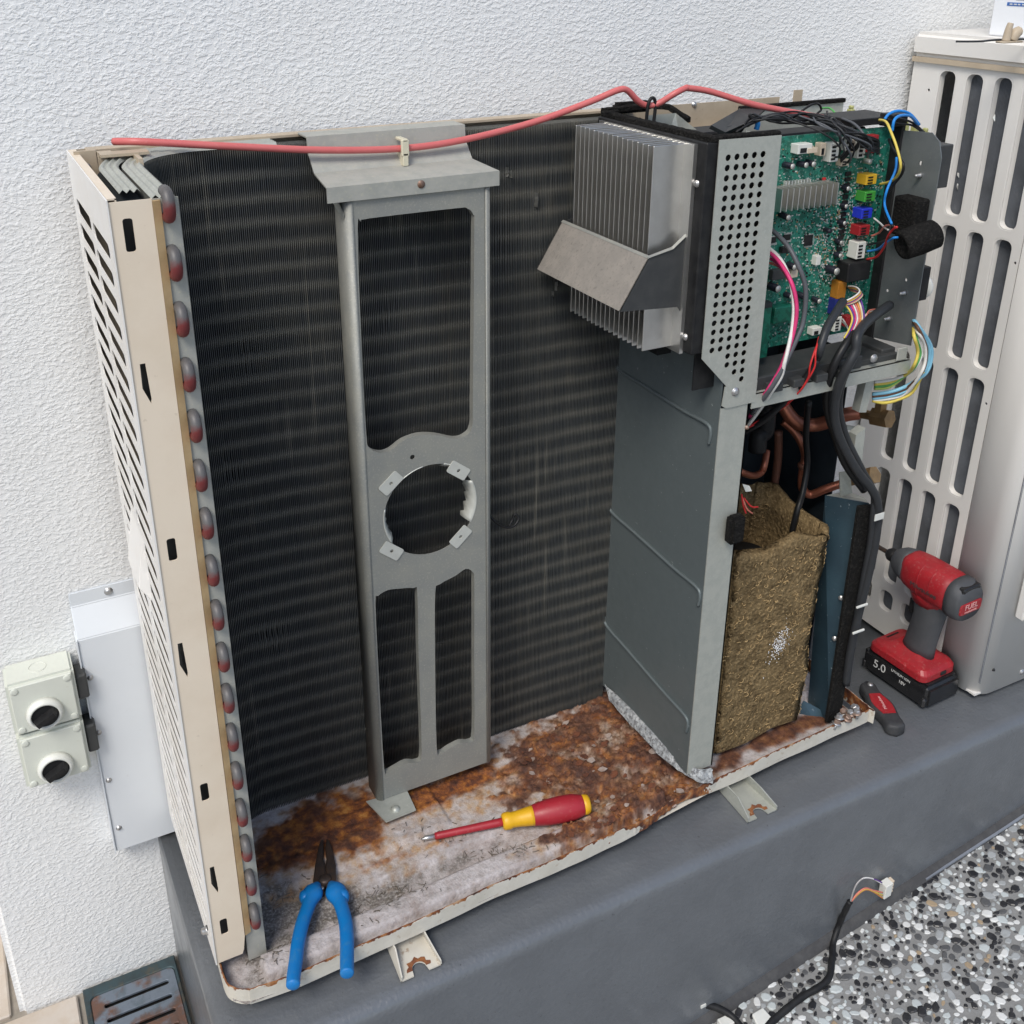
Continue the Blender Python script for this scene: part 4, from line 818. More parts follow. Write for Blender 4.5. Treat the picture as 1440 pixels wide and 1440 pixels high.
# lower-left second board and side frames
box('power_board', (.642, .69), (YPC-.030, YPC-.0285), (.548, .607), PCBD, cu)
mb = MB(); mb.box((bx1, bx1+.0055), (YPC-.014, YPC+.006), (bz0-.01, bz1+.006)); mb.box((.80, bx1+.005), (YPC-.004, YPC+.05), (bz1+.004, bz1+.012)); mb.box((.848, .874), (YPC-.016, YPC+.002), (bz1+.002, bz1+.016)); mb.build('board_frame', BLACKP, cu, bevel=.0008)
box('rear_tray', (.575, .868), (.092, .188), (.552, .765), BLACKP, cu)
box('upper_board', (.60, .70), (.088, .0896), (.72, .786), PCB, cu)
v = [P(1000, 176, y=.10), P(1040, 153, y=.13), P(1078, 152, y=.13), P(1060, 168, y=.1), P(1020, 186, y=.095)]
mk('cable_guide', v+[p+Vector((0, .003, -.004)) for p in v], [(0, 1, 2, 3, 4), (9, 8, 7, 6, 5)]+[(i, i+5, (i+1) % 5+5, (i+1) % 5) for i in range(5)], DARKP, cu)
mb = MB(); mb.box((.70, .86), (.10, .135), (.772, .786)); mb.box((.60, .70), (.13, .17), (.765, .79)); mb.build('cable_channel', BLACKP, cu, bevel=.002)
qa, qb = P(1040, 152, y=.19), P(1187, 140, y=.19); mb = MB(); mb.box((qa.x, qb.x), (.19, .1912), (.60, .5*(qa.z+qb.z)-.003)); rs = mb.build('rear_sheet', GALV, cu)
box('foam_edge', (qa.x, qb.x+.001), (.187, .194), (.5*(qa.z+qb.z)-.003, .5*(qa.z+qb.z)+.002), FOAM, rs, bevel=.001)
# black rubber wedge and cable clip on top of the coil end
q = P(893, 150, y=.205); box('rubber_block', (q.x-.028, q.x+.020), (.198, .212), (q.z-.006, q.z+.006), FOAM, cu, bevel=.003, seg=2)
mb = MB(); qa = P(916, 155, y=.16); mb.tube([qa+Vector((-.006, 0, -.016)), qa+Vector((-.005, 0, .004)), qa+Vector((-.002, 0, .012)), qa+Vector((.003, 0, .012)), qa+Vector((.005, 0, .003)), qa+Vector((.004, 0, -.014))], .002, 6); mb.build('wire_hook', BLACKP, cu, smooth=True)
# right end plate of the electrical box
XR = .872
rpz = [(YPC-.001, .535), (-.002, .545), (-.002, .765), (.004, .782), (.016, .790), (YPC-.001, .786)]
re_ = plate('end_sheet', [rpz, circ(.025, .755, .0025, 8), circ(.045, .71, .002, 8), circ(.02, .62, .002, 8), circ(.045, .60, .002, 8)], (XR, 0, 0), EY, EZ, .0012, SHEETG, cu)
for (y, z) in ((.022, .742), (.018, .605), (.035, .568)): screw('stud', (XR-.0003, y, z), (-1, 0, 0), .0022, re_, h=.009)
q = P(1277, 297, x=XR); box('foam_block', (XR-.022, XR-.0003), (.002, .036), (q.z-.024, q.z+.020), FOAM, re_, bevel=.002)
a = P(1268, 346, y=-.020); b = a+Vector((.040, -.010, .012))
mb = MB(); n = 20; v = []; f = []
ax = (b-a).normalized(); uu = ax.orthogonal().normalized(); ww = ax.cross(uu)
for p, r in ((a+ax*.004, .008), (a, .0105), (a-ax*.0005, .0150), (a+ax*.002, .0165), (a.lerp(b, .5), .0172), (b-ax*.003, .0162), (b, .013), (b, .004)):
    for k in range(n): t = 2*math.pi*k/n; v.append(p+uu*(r*math.cos(t)*(1+.03*math.sin(3*t)))+ww*(r*math.sin(t)))
for j in range(7):
    for k in range(n): f.append((j*n+k, j*n+(k+1) % n, (j+1)*n+(k+1) % n, (j+1)*n+k))
f.append(tuple(range(n-1, -1, -1))); mk('foam_sleeve', v, f, FOAM, re_, smooth=True)
q = P(1305, 232, x=XR+.004); box('terminal_block', (XR+.0015, XR+.022), (.002, .026), (q.z-.024, q.z+.024), DARKP, re_, bevel=.001)
q = P(1275, 395, x=XR+.004); box('terminal_block', (XR+.0015, XR+.014), (-.002, .02), (q.z-.018, q.z+.022), BLACKP, re_, bevel=.001); lathe('end_cap', (XR+.014, .008, q.z-.004), (XR+.020, .008, q.z-.004), [(0, .015), (.6, .014), (1, .008)], CON['white'], re_)
for k, (u, vv) in enumerate(((1250, 176), (1272, 182), (1286, 184), (1300, 192), (1306, 206), (1196, 160))):
    y = .085 if k < 4 else .05 if k == 4 else .17
    q = P(u, vv, y=y); mb = MB(); mb.box((q.x-.0035, q.x+.0035), (y-.004, y+.004), (q.z-.009, q.z+.006)); mb.box((q.x-.0025, q.x+.0025), (y-.003, y+.003), (q.z+.006, q.z+.010)); mb.build('terminal_sleeve', CLEARY, re_, bevel=.001)
# shelf under the board
mb = MB(); mb.box((.636, XR+.003), (-.004, -.0028), (.511, .5285)); mb.box((.636, XR), (-.004, .07), (.5275, .5285)); sh = mb.build('shelf_rail', GALV, cu)
mb = MB(); mb.box((.645, .862), (.004, .066), (.5287, .536)); mb.box((.645, .80), (.001, .008), (.5287, .544)); mb.box((.84, .862), (.01, .06), (.53, .541)); 
for x in (.668, .70, .733, .765): mb.box((x-.011, x+.006), (-.010, .006), (.5275, .537))
tr = mb.build('wire_tray', DARKP, cu, bevel=.001)
screw('screw', P(1229, 504, y=-.004), (0, -1, 0), .0042, sh)
q = P(1270, 497, y=-.005); box('rail_clip', (q.x-.010, q.x+.006), (-.0062, -.004), (q.z-.008, q.z+.008), GALVY, sh, bevel=.001)
# ---- compressor bay
plate('bay_back', [[(.60, .0), (.90, .0), (.90, .52), (.60, .52)]], (0, D-.004, 0), EX, EZ, .001, DARKIN, cu)
plate('valve_sheet', [[(.10, .0), (D-.005, .0), (D-.005, .50), (.10, .50)]], (.886, 0, 0), EY, EZ, .0012, DARKIN, cu)
q = P(1222, 520, y=.012), P(1233, 520, y=.012), P(1218, 580, y=.012), P(1208, 580, y=.012)
mk('valve_post', [p for p in q]+[p+EY*.012 for p in q], BF, GALV, cu)
q = P(1204, 612, y=.012), P(1217, 602, y=.012), P(1211, 662, y=.012), P(1198, 652, y=.012)
mk('valve_post', [p for p in q]+[p+EY*.012 for p in q], BF, GALV, cu)
# right corner post with its foam strip
q = [P(1160, 697, y=.06), P(1222, 708, y=.012), P(1166, 1022, y=.012), P(1135, 1000, y=.06)]
ps = mk('corner_post', q+[p+Vector((.0012, .0012, 0)) for p in q], BF, STEELB, cu)
q = [P(1160, 697, y=.06), P(1222, 708, y=.012), P(1216, 700, y=.06), P(1190, 690, y=.08)]; mk('post_top', q, [(0, 1, 2, 3)], GALV, ps)
q = [P(1209, 713, y=.008), P(1229, 711, y=.008), P(1182, 1014, y=.008), P(1163, 1017, y=.008)]
mk('post_foam', q+[p+EY*.006 for p in q], BF, FOAM, ps, bevel=.001)
for (u, vv) in ((1186, 840), (1177, 897), (1150, 1030)): screw('screw', P(u, vv, y=.02)-EX*.004, (-1, -1, 0), .003, ps)
q = [P(1130, 985, y=.05), P(1158, 1000, y=.03), P(1152, 1030, y=.02), P(1112, 1015, y=.05)]
mk('post_foot', q+[p-EZ*.002 for p in q], BF, STEELB, ps)
# felt jacket, open at the top, thick walled
jx0, jx1, jy0, jy1 = .648, .832, .026, .170
prof = rrect(jx0, jx1, jy0, jy1, .026, 5); n = len(prof)*3; lp = crom([Vector((a, b, 0)) for a, b in prof], 3, True); n = len(lp); nz_ = 46
v = []; f = []; cxy = Vector(((jx0+jx1)/2, (jy0+jy1)/2, 0))
def jpt(p, z, inner):
    d = (p-cxy).normalized(); q = p-d*(.012 if inner else 0); lean = -.010*(.29-z)/.29
    nn = .0035*noise.noise((q.x*45, q.y*45, z*40))+.0016*noise.noise((q.x*180, q.y*180, z*170))
    bulge = .004*math.sin(z*20+p.x*30); q = q+d*(nn+(bulge if not inner else 0)); cut = 0
    k_ = max(0, (q.x-.74)/.09); return Vector((q.x-k_*.016*(1-max(0, min(1, z/.29)))-k_*.012*math.exp(-((z-.14)/.06)**2), q.y, z))
ztop = lambda p: .292+.006*math.sin(p.x*60)+(.012 if p.y > .12 else 0)+.003*noise.noise((p.x*90, p.y*90, 1))
for j in range(nz_+1):
    for p in lp: v.append(jpt(p, -.004+(ztop(p)+.004)*j/nz_, False))
for j in range(9):
    for p in lp: v.append(jpt(p, ztop(p)-(ztop(p)-.02)*j/8-(.0 if j else -.003), True))
tot = nz_+1+9
for j in range(tot-1):
    for k in range(n): f.append((j*n+k, j*n+(k+1) % n, (j+1)*n+(k+1) % n, (j+1)*n+k))
jk = mk('felt_jacket', v, f, FELT, cu, smooth=True)
tag(jk, 'brown felt sound jacket wrapped round the compressor')
mb = MB()
fr_ = [p for p in lp if p.y < jy0+.03 and p.x > jx0+.01]; bk_ = [p for p in lp if p.y > jy1-.02]
for _ in range(800):
    inner = rnd() < .15; p = random.choice(bk_ if inner else fr_); z = U(.19, .29) if inner else U(.0, .285)
    if not inner and p.y < jy0+.004: p = Vector((U(jx0+.012, jx1-.02), jy0, 0))
    q = jpt(p, z, inner); d_ = (p-cxy).normalized()*(-1 if inner else 1); d_ = Vector((0, -1, 0)) if abs(p.y-jy0) < .004 else d_; tg = Vector((-d_.y, d_.x, 0))
    r = U(.0012, .0045); a0 = U(0, 6.3); a1 = a0+U(.8, 4.0)
    mb.tube([q+d_*(.0006+.0012*math.sin((a-a0)/(a1-a0)*math.pi))+tg*(math.cos(a)*r)+EZ*(math.sin(a)*r*.8) for a in [a0+(a1-a0)*i/5 for i in range(6)]], U(.0002, .0005), 4, 1)
tag(mb.build('felt_fibres', FELTD, jk, smooth=True), kind='stuff')
mb = MB()
for _ in range(320):
    t_ = random.gauss(0, 1); q = P(1098+t_*6+random.gauss(0, 4), 903-t_*11+random.gauss(0, 5), y=jy0-.0028); r = U(.0002, .0008); q = q+Vector((0, U(-.002, .0005), 0)); mb.add([q+Vector((r*math.cos(t), -.0004*math.sin(t*2), r*1.3*math.sin(t))) for t in (0, 1.3, 2.5, 3.8, 5)], [(4, 3, 2, 1, 0)])
tag(mb.build('paint_smudge', CARD, jk), kind='stuff')
lathe('compressor', ((jx0+jx1)/2, (jy0+jy1)/2, 0), ((jx0+jx1)/2, (jy0+jy1)/2, .24), [(0, .055), (.9, .055), (1, .035)], BLACKP, cu, n=24)
def Z6(a, b): return 1000+a*.18056, 520+b*.18056
def path6(pts): return [P(*Z6(a, b), y=y) for a, b, y in pts]
tube('copper_pipe', path6([(500, 120, .15), (540, 230, .15), (600, 340, .14), (680, 415, .13), (800, 430, .12), (920, 400, .105), (1040, 352, .09), (1150, 335, .08)]), .0092, COPPER, cu, n=14)
tube('copper_pipe', path6([(560, 400, .15), (640, 470, .14), (700, 560, .13), (733, 660, .125), (722, 745, .12), (708, 850, .12), (716, 930, .12), (775, 972, .115), (900, 925, .10), (1060, 872, .085)]), .0058, COPPER, cu, n=12)
q = path6([(724, 725, .12), (718, 770, .12)]); lathe('pipe_collar', q[0], q[1], [(0, .0065), (.2, .0082), (.8, .0078), (1, .0062)], COPPERD, cu)
tube('copper_pipe', path6([(525, 480, .17), (520, 700, .17), (490, 900, .17), (470, 1030, .16)]), .006, COPPERD, cu, n=10)
tube('copper_pipe', path6([(220, 790, .10), (320, 825, .11), (390, 800, .12), (415, 740, .12), (435, 630, .13)]), .0045, COPPER, cu, n=10)
q = path6([(370, 520, .13), (420, 470, .13)]); tube('ribbed_hose', [q[0]-EZ*.02, q[0], q[1], q[1]+EZ*.03], .012, BLACKP, cu, n=10)
# valves on the right
q = P(*Z6(1150, 338), y=.08); q2 = P(*Z6(1340, 375), y=.045)
vb = MB(); vb.cyl(q, q2, .0062, 12); d = (q2-q).normalized(); vb.cyl(q2-d*.014, q2+d*.010, .0125, 6); vb.cyl(q2-d*.006+EZ*.004, q2-d*.006+EZ*.026, .008, 6); vb.cyl(q2-d*.006+EZ*.026, q2-d*.006+EZ*.030, .0055, 10); vb.build('service_valve', BRASS, cu)
q = P(*Z6(1050, 880), y=.08); q2 = P(*Z6(1230, 830), y=.05); vb = MB(); vb.cyl(q, q2, .006, 12); d = (q2-q).normalized(); vb.cyl(q2-d*.012, q2+d*.010, .012, 6); vb.build('service_valve', BRASS, cu)
q = path6([(1000, 800, .06), (1080, 790, .05), (1100, 960, .05), (1010, 990, .06)]); mk('valve_bracket', q+[p+EY*.0015 for p in q], BF, GALV, cu)
q = path6([(1060, 430, .05), (1200, 455, .04), (1150, 480, .045), (1060, 470, .05)]); mk('torn_tab', q+[p+EY*.0015 for p in q], BF, GALV, cu)
q = path6([(245, 890, .02), (300, 905, .02), (318, 945, .02), (270, 950, .02)]); mk('cable_tag', q+[p+EY*.001 for p in q], BF, CON['white'], cu)
# ---- wiring
def wire(col, pts, r=.0011, name='wire', n=6, mat=None): return tube(name, [P(u, v_, y=y) for u, v_, y in pts], r, mat or WM(col), cu, n=n, sm=5)
def w4(col, pts, r=.0013, **k): return wire(col, [(*Z4(a, b), y) for a, b, y in pts], r, **k)
def w5(col, pts, r=.0013, **k): return wire(col, [(*Z5(a, b), y) for a, b, y in pts], r, **k)
wire('salmon', [(160, 199, .215), (185, 199, .20), (215, 200, .195), (270, 203, .19), (330, 206, .185), (450, 211, .18), (562, 209, .178), (650, 197, .178), (750, 172, .178), (830, 143, .17), (868, 127, .165), (882, 127, .165), (896, 141, .165), (908, 148, .165), (925, 146, .16), (948, 132, .15), (964, 124, .15), (969, 124, .15), (1000, 129, .145), (1060, 147, .13), (1120, 159, .12), (1160, 166, .11), (1178, 169, .105)], .0035, name='sleeved_cable', n=10, mat=SALMON)
for k in range(12):
    j_ = lambda a: U(-a, a)
    w4(('black', 'black', 'dgrey')[k % 3], [(-40+k*12, 350-k*8+j_(20), .10+j_(.01)), (100+j_(30), 280-k*6+j_(20), .10+j_(.01)), (280+j_(30), 235+j_(40), .09+j_(.012)), (450+j_(30), 235+j_(45), .085+j_(.012)), (640+j_(30), 270+j_(45), .07+j_(.01)), (800+j_(20), 335+j_(40), .055+j_(.008)), (930+j_(15), 370+k*8, .045+j_(.006)), (1005, 400+k*8, .05), (995, 430+k*6, .06)], .0012)
for k in range(9):
    e_ = random.choice(((470, 470), (690, 440), (690, 520), (800, 430), (880, 450), (900, 500), (765, 560), (980, 440)))
    w4(random.choice(('black', 'black', 'dgrey', 'grey')), [(U(300, 700), 200+U(-20, 60), .085), (U(560, 820), U(250, 330), .05), (e_[0]+U(20, 70), e_[1]-U(60, 110), .035), (e_[0]+U(20, 50), e_[1]-10, .045), (e_[0], e_[1], .058)], .0011)
for k in range(4): w4('black', [(620, 250+k*10, .06), (740, 300+k*8, .05), (790, 380+k*6, .045), (795, 450+k*10, .05), (730, 520+k*12, .058)], .0011)
for k in range(3): w4('dgrey', [(760, 330+k*10, .06), (840, 370, .05), (860, 410+k*14, .05), (830, 450+k*14, .058)], .0011)
w4('grey', [(740, 240, .08), (830, 280, .06), (900, 360, .045), (935, 450, .04), (925, 520, .05)], .0016)
w4('black', [(450, 185, .13), (520, 140, .13), (570, 135, .13), (590, 175, .13), (560, 205, .13)], .0014); w4('green', [(600, 165, .13), (650, 165, .13), (690, 200, .12), (700, 240, .11)], .0012)
w4('blue', [(50, 200, .13), (90, 220, .125), (130, 270, .12), (120, 320, .12)], .0032); lathe('sleeve_end', P(*Z4(-10, 195), y=.135), P(*Z4(45, 205), y=.13), [(0, .004), (1, .0045)], CON['cream'], cu)
w4('blue', [(1050, 245, .05), (1085, 205, .05), (1150, 185, .05), (1230, 205, .05), (1300, 285, .05)], .0017); w4('blue', [(1105, 330, .03), (1120, 250, .03), (1170, 218, .035), (1240, 225, .04), (1290, 290, .05)], .0017)
for k in range(2): w4('black', [(1075, 215+k*30, .05), (1140, 235+k*40, .05), (1250, 270+k*20, .05), (1340, 345+k*10, .04)], .0013)
w4('yellow', [(1010, 250, .06), (1060, 265, .04), (1100, 350, .02), (1140, 460, .008), (1165, 580, .0), (1140, 655, .01), (1085, 698, .03), (1015, 715, .052)], .0015)
w4('black', [(1080, 390, .05), (1110, 460, .03), (1180, 560, .005), (1175, 640, .005), (1100, 740, .02), (1045, 850, .025), (1060, 950, .01), (1110, 1020, -.012)], .0015)
w4('blue', [(1135, 520, .03), (1125, 620, .025), (1065, 760, .02), (1050, 870, .02), (1100, 1000, -.01)], .0015)
w4('white', [(970, 960, .053), (1020, 1000, .035), (1050, 1030, .02), (1075, 1045, .0)], .0011); w4('salmon', [(955, 1090, .053), (1010, 1065, .04), (1050, 1020, .02), (1090, 1010, .005), (1130, 1030, -.012)], .0012)
w4('red', [(920, 1258, .053), (990, 1240, .035), (1045, 1170, .015), (1075, 1090, .0), (1110, 1040, -.008), (1140, 1025, -.014)], .0014); w4('blue', [(925, 1200, .053), (1000, 1185, .035), (1060, 1135, .01), (1110, 1105, -.012), (1145, 1100, -.016)], .0014); w4('black', [(925, 1155, .053), (1010, 1135, .035), (1090, 1105, -.005), (1130, 1095, -.014)], .0012)
w5('pink', [(180, 165, .05), (240, 200, .03), (310, 280, .01), (380, 410, -.008), (412, 560, -.014), (403, 700, -.016), (362, 860, -.018), (300, 1020, -.018), (210, 1170, -.010), (130, 1275, .01), (70, 1370, .03)], .0023)
w5('pink', [(180, 215, .05), (250, 240, .03), (330, 330, .01), (385, 450, -.006), (402, 590, -.012), (390, 720, -.014), (345, 880, -.016), (285, 1035, -.016), (190, 1190, -.008), (85, 1340, .03)], .0018)
w5('white', [(185, 130, .05), (260, 190, .03), (320, 270, .012), (370, 400, -.004), (392, 560, -.010), (382, 720, -.014), (350, 880, -.020), (325, 980, -.021), (300, 1080, -.018), (230, 1190, -.010), (150, 1310, .01), (60, 1430, .03)], .0022)
w5('salmon', [(180, 250, .05), (240, 262, .035), (300, 290, .02), (350, 350, .0)], .0018)
w5('grey', [(215, 5, .05), (280, 60, .03), (360, 150, .01), (430, 285, -.005), (475, 420, -.012), (476, 560, -.014), (455, 700, -.016), (420, 790, -.018), (360, 920, -.019), (300, 1040, -.019), (200, 1200, -.01), (90, 1345, .02)], .0027, name='cable')
for k, c in enumerate(('white', 'orange', 'yellow', 'purple', 'salmon', 'cream')):
    w5(c, [(785+k*4, 425+k*6, .055), (840, 430+k*8, .03), (868+k*4, 462+k*5, .015), (820+k*4, 505+k*6, .01), (745+k*5, 540+k*4, .012)], .0010)
for k, c in enumerate(('yellow', 'purple', 'pink', 'white', 'salmon', 'orange', 'cream', 'purple')):
    w5(c, [(740+k*18, 540-k*5, .02), (790+k*14, 590-k*4, .008), (815+k*12, 660, .002), (790+k*11, 740, -.004), (755+k*12, 800, -.008)], .0011)
for k, c in enumerate(('salmon', 'white', 'orange', 'purple')):
    w5(c, [(1000-k*10, 590+k*4, .03), (940, 600+k*8, .02), (915-k*8, 640, .01), (870-k*8, 700, .0), (840-k*8, 760, -.006)], .0010)
for k in range(2): w5('white', [(745, 660+k*20, .053), (770, 700+k*10, .03), (790, 745, .01)], .0009)
for k, c in enumerate(('pink', 'purple', 'blue')): w5(c, [(845+k*9, 790, -.012), (850+k*8, 840, -.014), (850+k*6, 885, -.016)], .0010)
w5('dgrey', [(750, 530, .012), (700, 610, .004), (640, 710, -.004), (605, 800, -.010), (575, 900, -.012), (555, 950, .002)], .0050, name='cable', n=10)
w5('black', [(820, 760, -.004), (770, 840, -.010), (715, 930, -.012), (670, 1030, -.010), (640, 1130, .0), (632, 1260, .01), (650, 1380, .015), (690, 1500, .02), (760, 1700, .02), (900, 1900, .015)], .0050, name='cable', n=10)
w5('dgrey', [(1085, 560, .02), (1000, 620, .008), (900, 705, -.006), (850, 790, -.016), (840, 890, -.020), (790, 990, -.020), (725, 1120, -.014), (690, 1260, -.006), (690, 1400, .0), (740, 1560, .0), (850, 1760, -.004), (960, 1900, -.006), (1000, 2020, -.006), (985, 2250, -.006), (930, 2520, -.004), (860, 2800, .0), (800, 3080, .002), (770, 3300, .004)], .0056, name='cable', n=10)
w5('dgrey', [(800, 980, -.012), (745, 1110, -.006), (720, 1260, .002), (735, 1400, .006), (790, 1560, .006), (890, 1760, .0), (970, 1920, -.002), (965, 2100, -.003), (940, 2320, -.002), (895, 2560, .0), (840, 2860, .002), (790, 3150, .004)], .0044, name='cable', n=10)
w5('black', [(700, 960, -.004), (690, 1100, .004), (680, 1300, .01), (700, 1450, .014), (780, 1640, .012), (900, 1800, .006)], .0036, name='cable', n=8)
w5('red', [(585, 790, -.004), (545, 890, -.014), (510, 1000, -.018), (495, 1090, -.014), (420, 1200, -.004), (300, 1300, .02), (150, 1390, .04), (60, 1440, .05)], .0011); w5('red', [(575, 790, -.004), (550, 900, -.016), (545, 1000, -.018), (500, 1090, -.014), (440, 1180, -.004), (330, 1290, .02), (160, 1400, .04), (50, 1450, .05)], .0011)
w5('black', [(560, 960, -.014), (500, 1060, -.01), (420, 1160, .0), (300, 1280, .02), (160, 1400, .04), (20, 1480, .06)], .0045, name='cable', n=8)
w5('black', [(500, 1260, .10), (480, 1500, .11), (490, 1700, .11), (460, 1900, .10), (420, 2040, .09), (380, 2200, .09)], .0042, name='cable', n=8)
for k, (c, r) in enumerate((('lblue', .0024), ('white', .0020), ('brown', .0020), ('yellow', .0020), ('lblue', .0020), ('green', .0018), ('white', .0020), ('ygreen', .0018))):
    sx = 1.0 - .09*k if k < 4 else .92-.06*(k-4); yy = -.01-.004*(k % 4)
    if k % 2 == 0: pp = [(1185, 615+k*12, .02), (1240, 650+k*10, .01), (1290, 710+k*8, yy), (1180+200*sx, 850, yy), (1180+205*sx, 960, yy), (1180+160*sx, 1060, yy), (1200, 1150+k*8, .0), (1080, 1190+k*8, .01), (960, 1205+k*8, .02)]
    else: pp = [(1190, 640+k*10, .02), (1250, 680+k*8, .01), (1180+110*sx, 780, yy), (1180+150*sx, 900, yy), (1180+110*sx, 1000, yy), (1180+40*sx, 1060, .0), (1090, 1095+k*8, .012), (975, 1110+k*8, .02)]
    w5(c, pp, r)
w5('yellow', [(1330, 1040, -.01), (1250, 1190, -.004), (1130, 1250, .006), (1040, 1268, .012), (960, 1252, .02)], .0021)
for pts_, c in ((((1046, 700, .06), (1056, 712, .05), (1066, 713, .05)), 'red'), (((1043, 695, .06), (1045, 710, .05), (1049, 722, .04)), 'red'), (((1044, 700, .06), (1050, 715, .05), (1058, 722, .05)), 'salmon')): wire(c, pts_, .0011)
# white ties on the cable bundle and a printed tag
for (u, vv, w) in ((1208, 849, .019), (1203, 885, .020)):
    q = P(u, vv, y=-.006); box('cable_tie', (q.x-w/2, q.x+w/2), (-.0125, -.010), (q.z-.0015, q.z+.0015), CON['white'], cu, bevel=.0005)
q = P(1231, 723, y=-.008); box('cable_tag', (q.x-.008, q.x+.007), (-.0155, -.0145), (q.z-.0045, q.z+.0045), CON['white'], cu)

# ------------------------------------------------------------------ the second, closed condenser
X2, Y2F, Y2B, Z2, Z2B = 1.092, -.032, .256, .838, -.030
u2 = thing('second_condenser', 'closed cream air conditioner with slotted side grille standing on the plinth', 'air conditioner', (1.5, .1, ZP))
SE = .0385
hl = []
for (a, b) in ((.645, .828), (.453, .631), (.259, .438), (.062, .243), (.011, .046)):
    for c in range(4): y = .196-.0435*c; hl.append(rrect(y-.0128, y+.0128, a, b, .0095, 5))
hl += [circ(.224, .801, .002, 8), circ(.044, .606, .002, 8), circ(.0455, .409, .002, 8)]
sg = plate('side_grille', [[(SE+.0008, Z2B), (Y2B, Z2B), (Y2B, Z2), (SE+.0008, Z2)]]+hl, (X2, 0, 0), EY, EZ, .0012, U2, u2)
# rolled rims of the slots
mb = MB()
for l in hl[:20]:
    c = Vector((sum(p[0] for p in l)/len(l), sum(p[1] for p in l)/len(l), 0)); n = len(l); v = []; f = []
    for s_, dx in ((.0022, -.0003), (.0008, .0008), (0, .004), (-.0004, .009)):
        for (y, z) in l:
            d = Vector((y-c.x, z-c.y, 0)); hy = .0128; hz = (max(p[1] for p in l)-min(p[1] for p in l))/2
            v.append((X2+dx, c.x+d.x*(1+s_/hy), c.y+d.y*(1+s_/hz)))
    for j in range(3):
        for k in range(n): f.append((j*n+k, j*n+(k+1) % n, (j+1)*n+(k+1) % n, (j+1)*n+k))
    mb.add(v, f)
mb.build('slot_rims', U2, sg, smooth=True)
# front panel wraps the corner
R2_ = .030; pr = [(X2, SE-.0008)]+[(X2+R2_-R2_*math.cos(a), Y2F+R2_-R2_*math.sin(a)) for a in [math.pi/2*i/8 for i in range(9)]]+[(1.95, Y2F)]
n = len(pr); v = [(x, y, z) for z in (Z2B, Z2) for x, y in pr]+[(x+.0012, y+.0012, z) for z in (Z2B, Z2) for x, y in pr]
f = [(i, i+1, n+i+1, n+i) for i in range(n-1)]+[(2*n+i+1, 2*n+i, 3*n+i, 3*n+i+1) for i in range(n-1)]+[(i+1, i, 2*n+i, 2*n+i+1) for i in range(n-1)]+[(n+i, n+i+1, 3*n+i+1, 3*n+i) for i in range(n-1)]+[(0, n, 3*n, 2*n), (n-1, 3*n-1, 4*n-1, 2*n-1)]
fp = mk('front_panel', v, f, U2, u2, smooth=False)
fp.data.polygons.foreach_set('use_smooth', [i < n-1 for i in range(len(fp.data.polygons))])
mb = MB(); mb.box((1.95, 1.952), (Y2F, Y2B), (Z2B, Z2)); mb.build('casing', U2, u2)
# lid: overlapping tray
mb = MB(); e = .006
ld = mk('lid', bxv((X2-e, 1.958), (Y2F-e, Y2B+.004), (Z2+.0045, Z2+.036)), BF, U2, u2, bevel=.006, seg=3)
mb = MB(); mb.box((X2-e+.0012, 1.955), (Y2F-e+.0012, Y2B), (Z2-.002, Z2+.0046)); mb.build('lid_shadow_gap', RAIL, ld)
# coil behind the grille
mb = MB(); y = -.025
while y < .188: mb.add(bxv((X2+.0095+U(0, .0004), X2+.034), (y-.0002, y+.0002), (-.01, .83)), BF); y += .0019
tag(mb.build('coil', FIN2, u2), kind='stuff')
box('coil_core', (X2+.0115, X2+.036), (-.026, .188), (-.012, .829), FIN2, u2)
for (a, b, w, h) in ((1343, 178, .003, .012), (1352, 246, .002, .007), (1351, 262, .0015, .009), (1402, 165, .003, .01)):
    q = P(a, b, x=X2+.015); mk('bent_fin', [(X2+.0090, q.y-w, q.z-h/2), (X2+.0070, q.y, q.z), (X2+.0090, q.y+w, q.z+h/2), (X2+.0090, q.y-w*.5, q.z+h*.4)], [(0, 1, 3), (1, 2, 3)], ALU, u2)
screw('screw', (P(1437, 945, y=Y2F)), (0, -1, 0), .004, u2); screw('screw', (P(1397, 942, y=Y2F)), (0, -1, 0), .0018, u2, mat=BLACKP)
q = P(1423, 870, y=Y2F); box('service_cover', (q.x+.002, q.x+.20), (Y2F-.016, Y2F-.0002), (q.z+.002, q.z+.16), U2, u2, bevel=.003, seg=2)
mb = MB(); mb.box((X2+.05, X2+.09), (Y2F+.01, Y2B-.02), (ZP, Z2B)); mb.box((1.80, 1.84), (Y2F+.01, Y2B-.02), (ZP, Z2B)); mb.build('feet', GALVD, u2)
box('base', (X2+.002, 1.949), (Y2F+.004, Y2B-.002), (Z2B+.001, Z2B+.004), U2, u2)
LT = Z2+.036
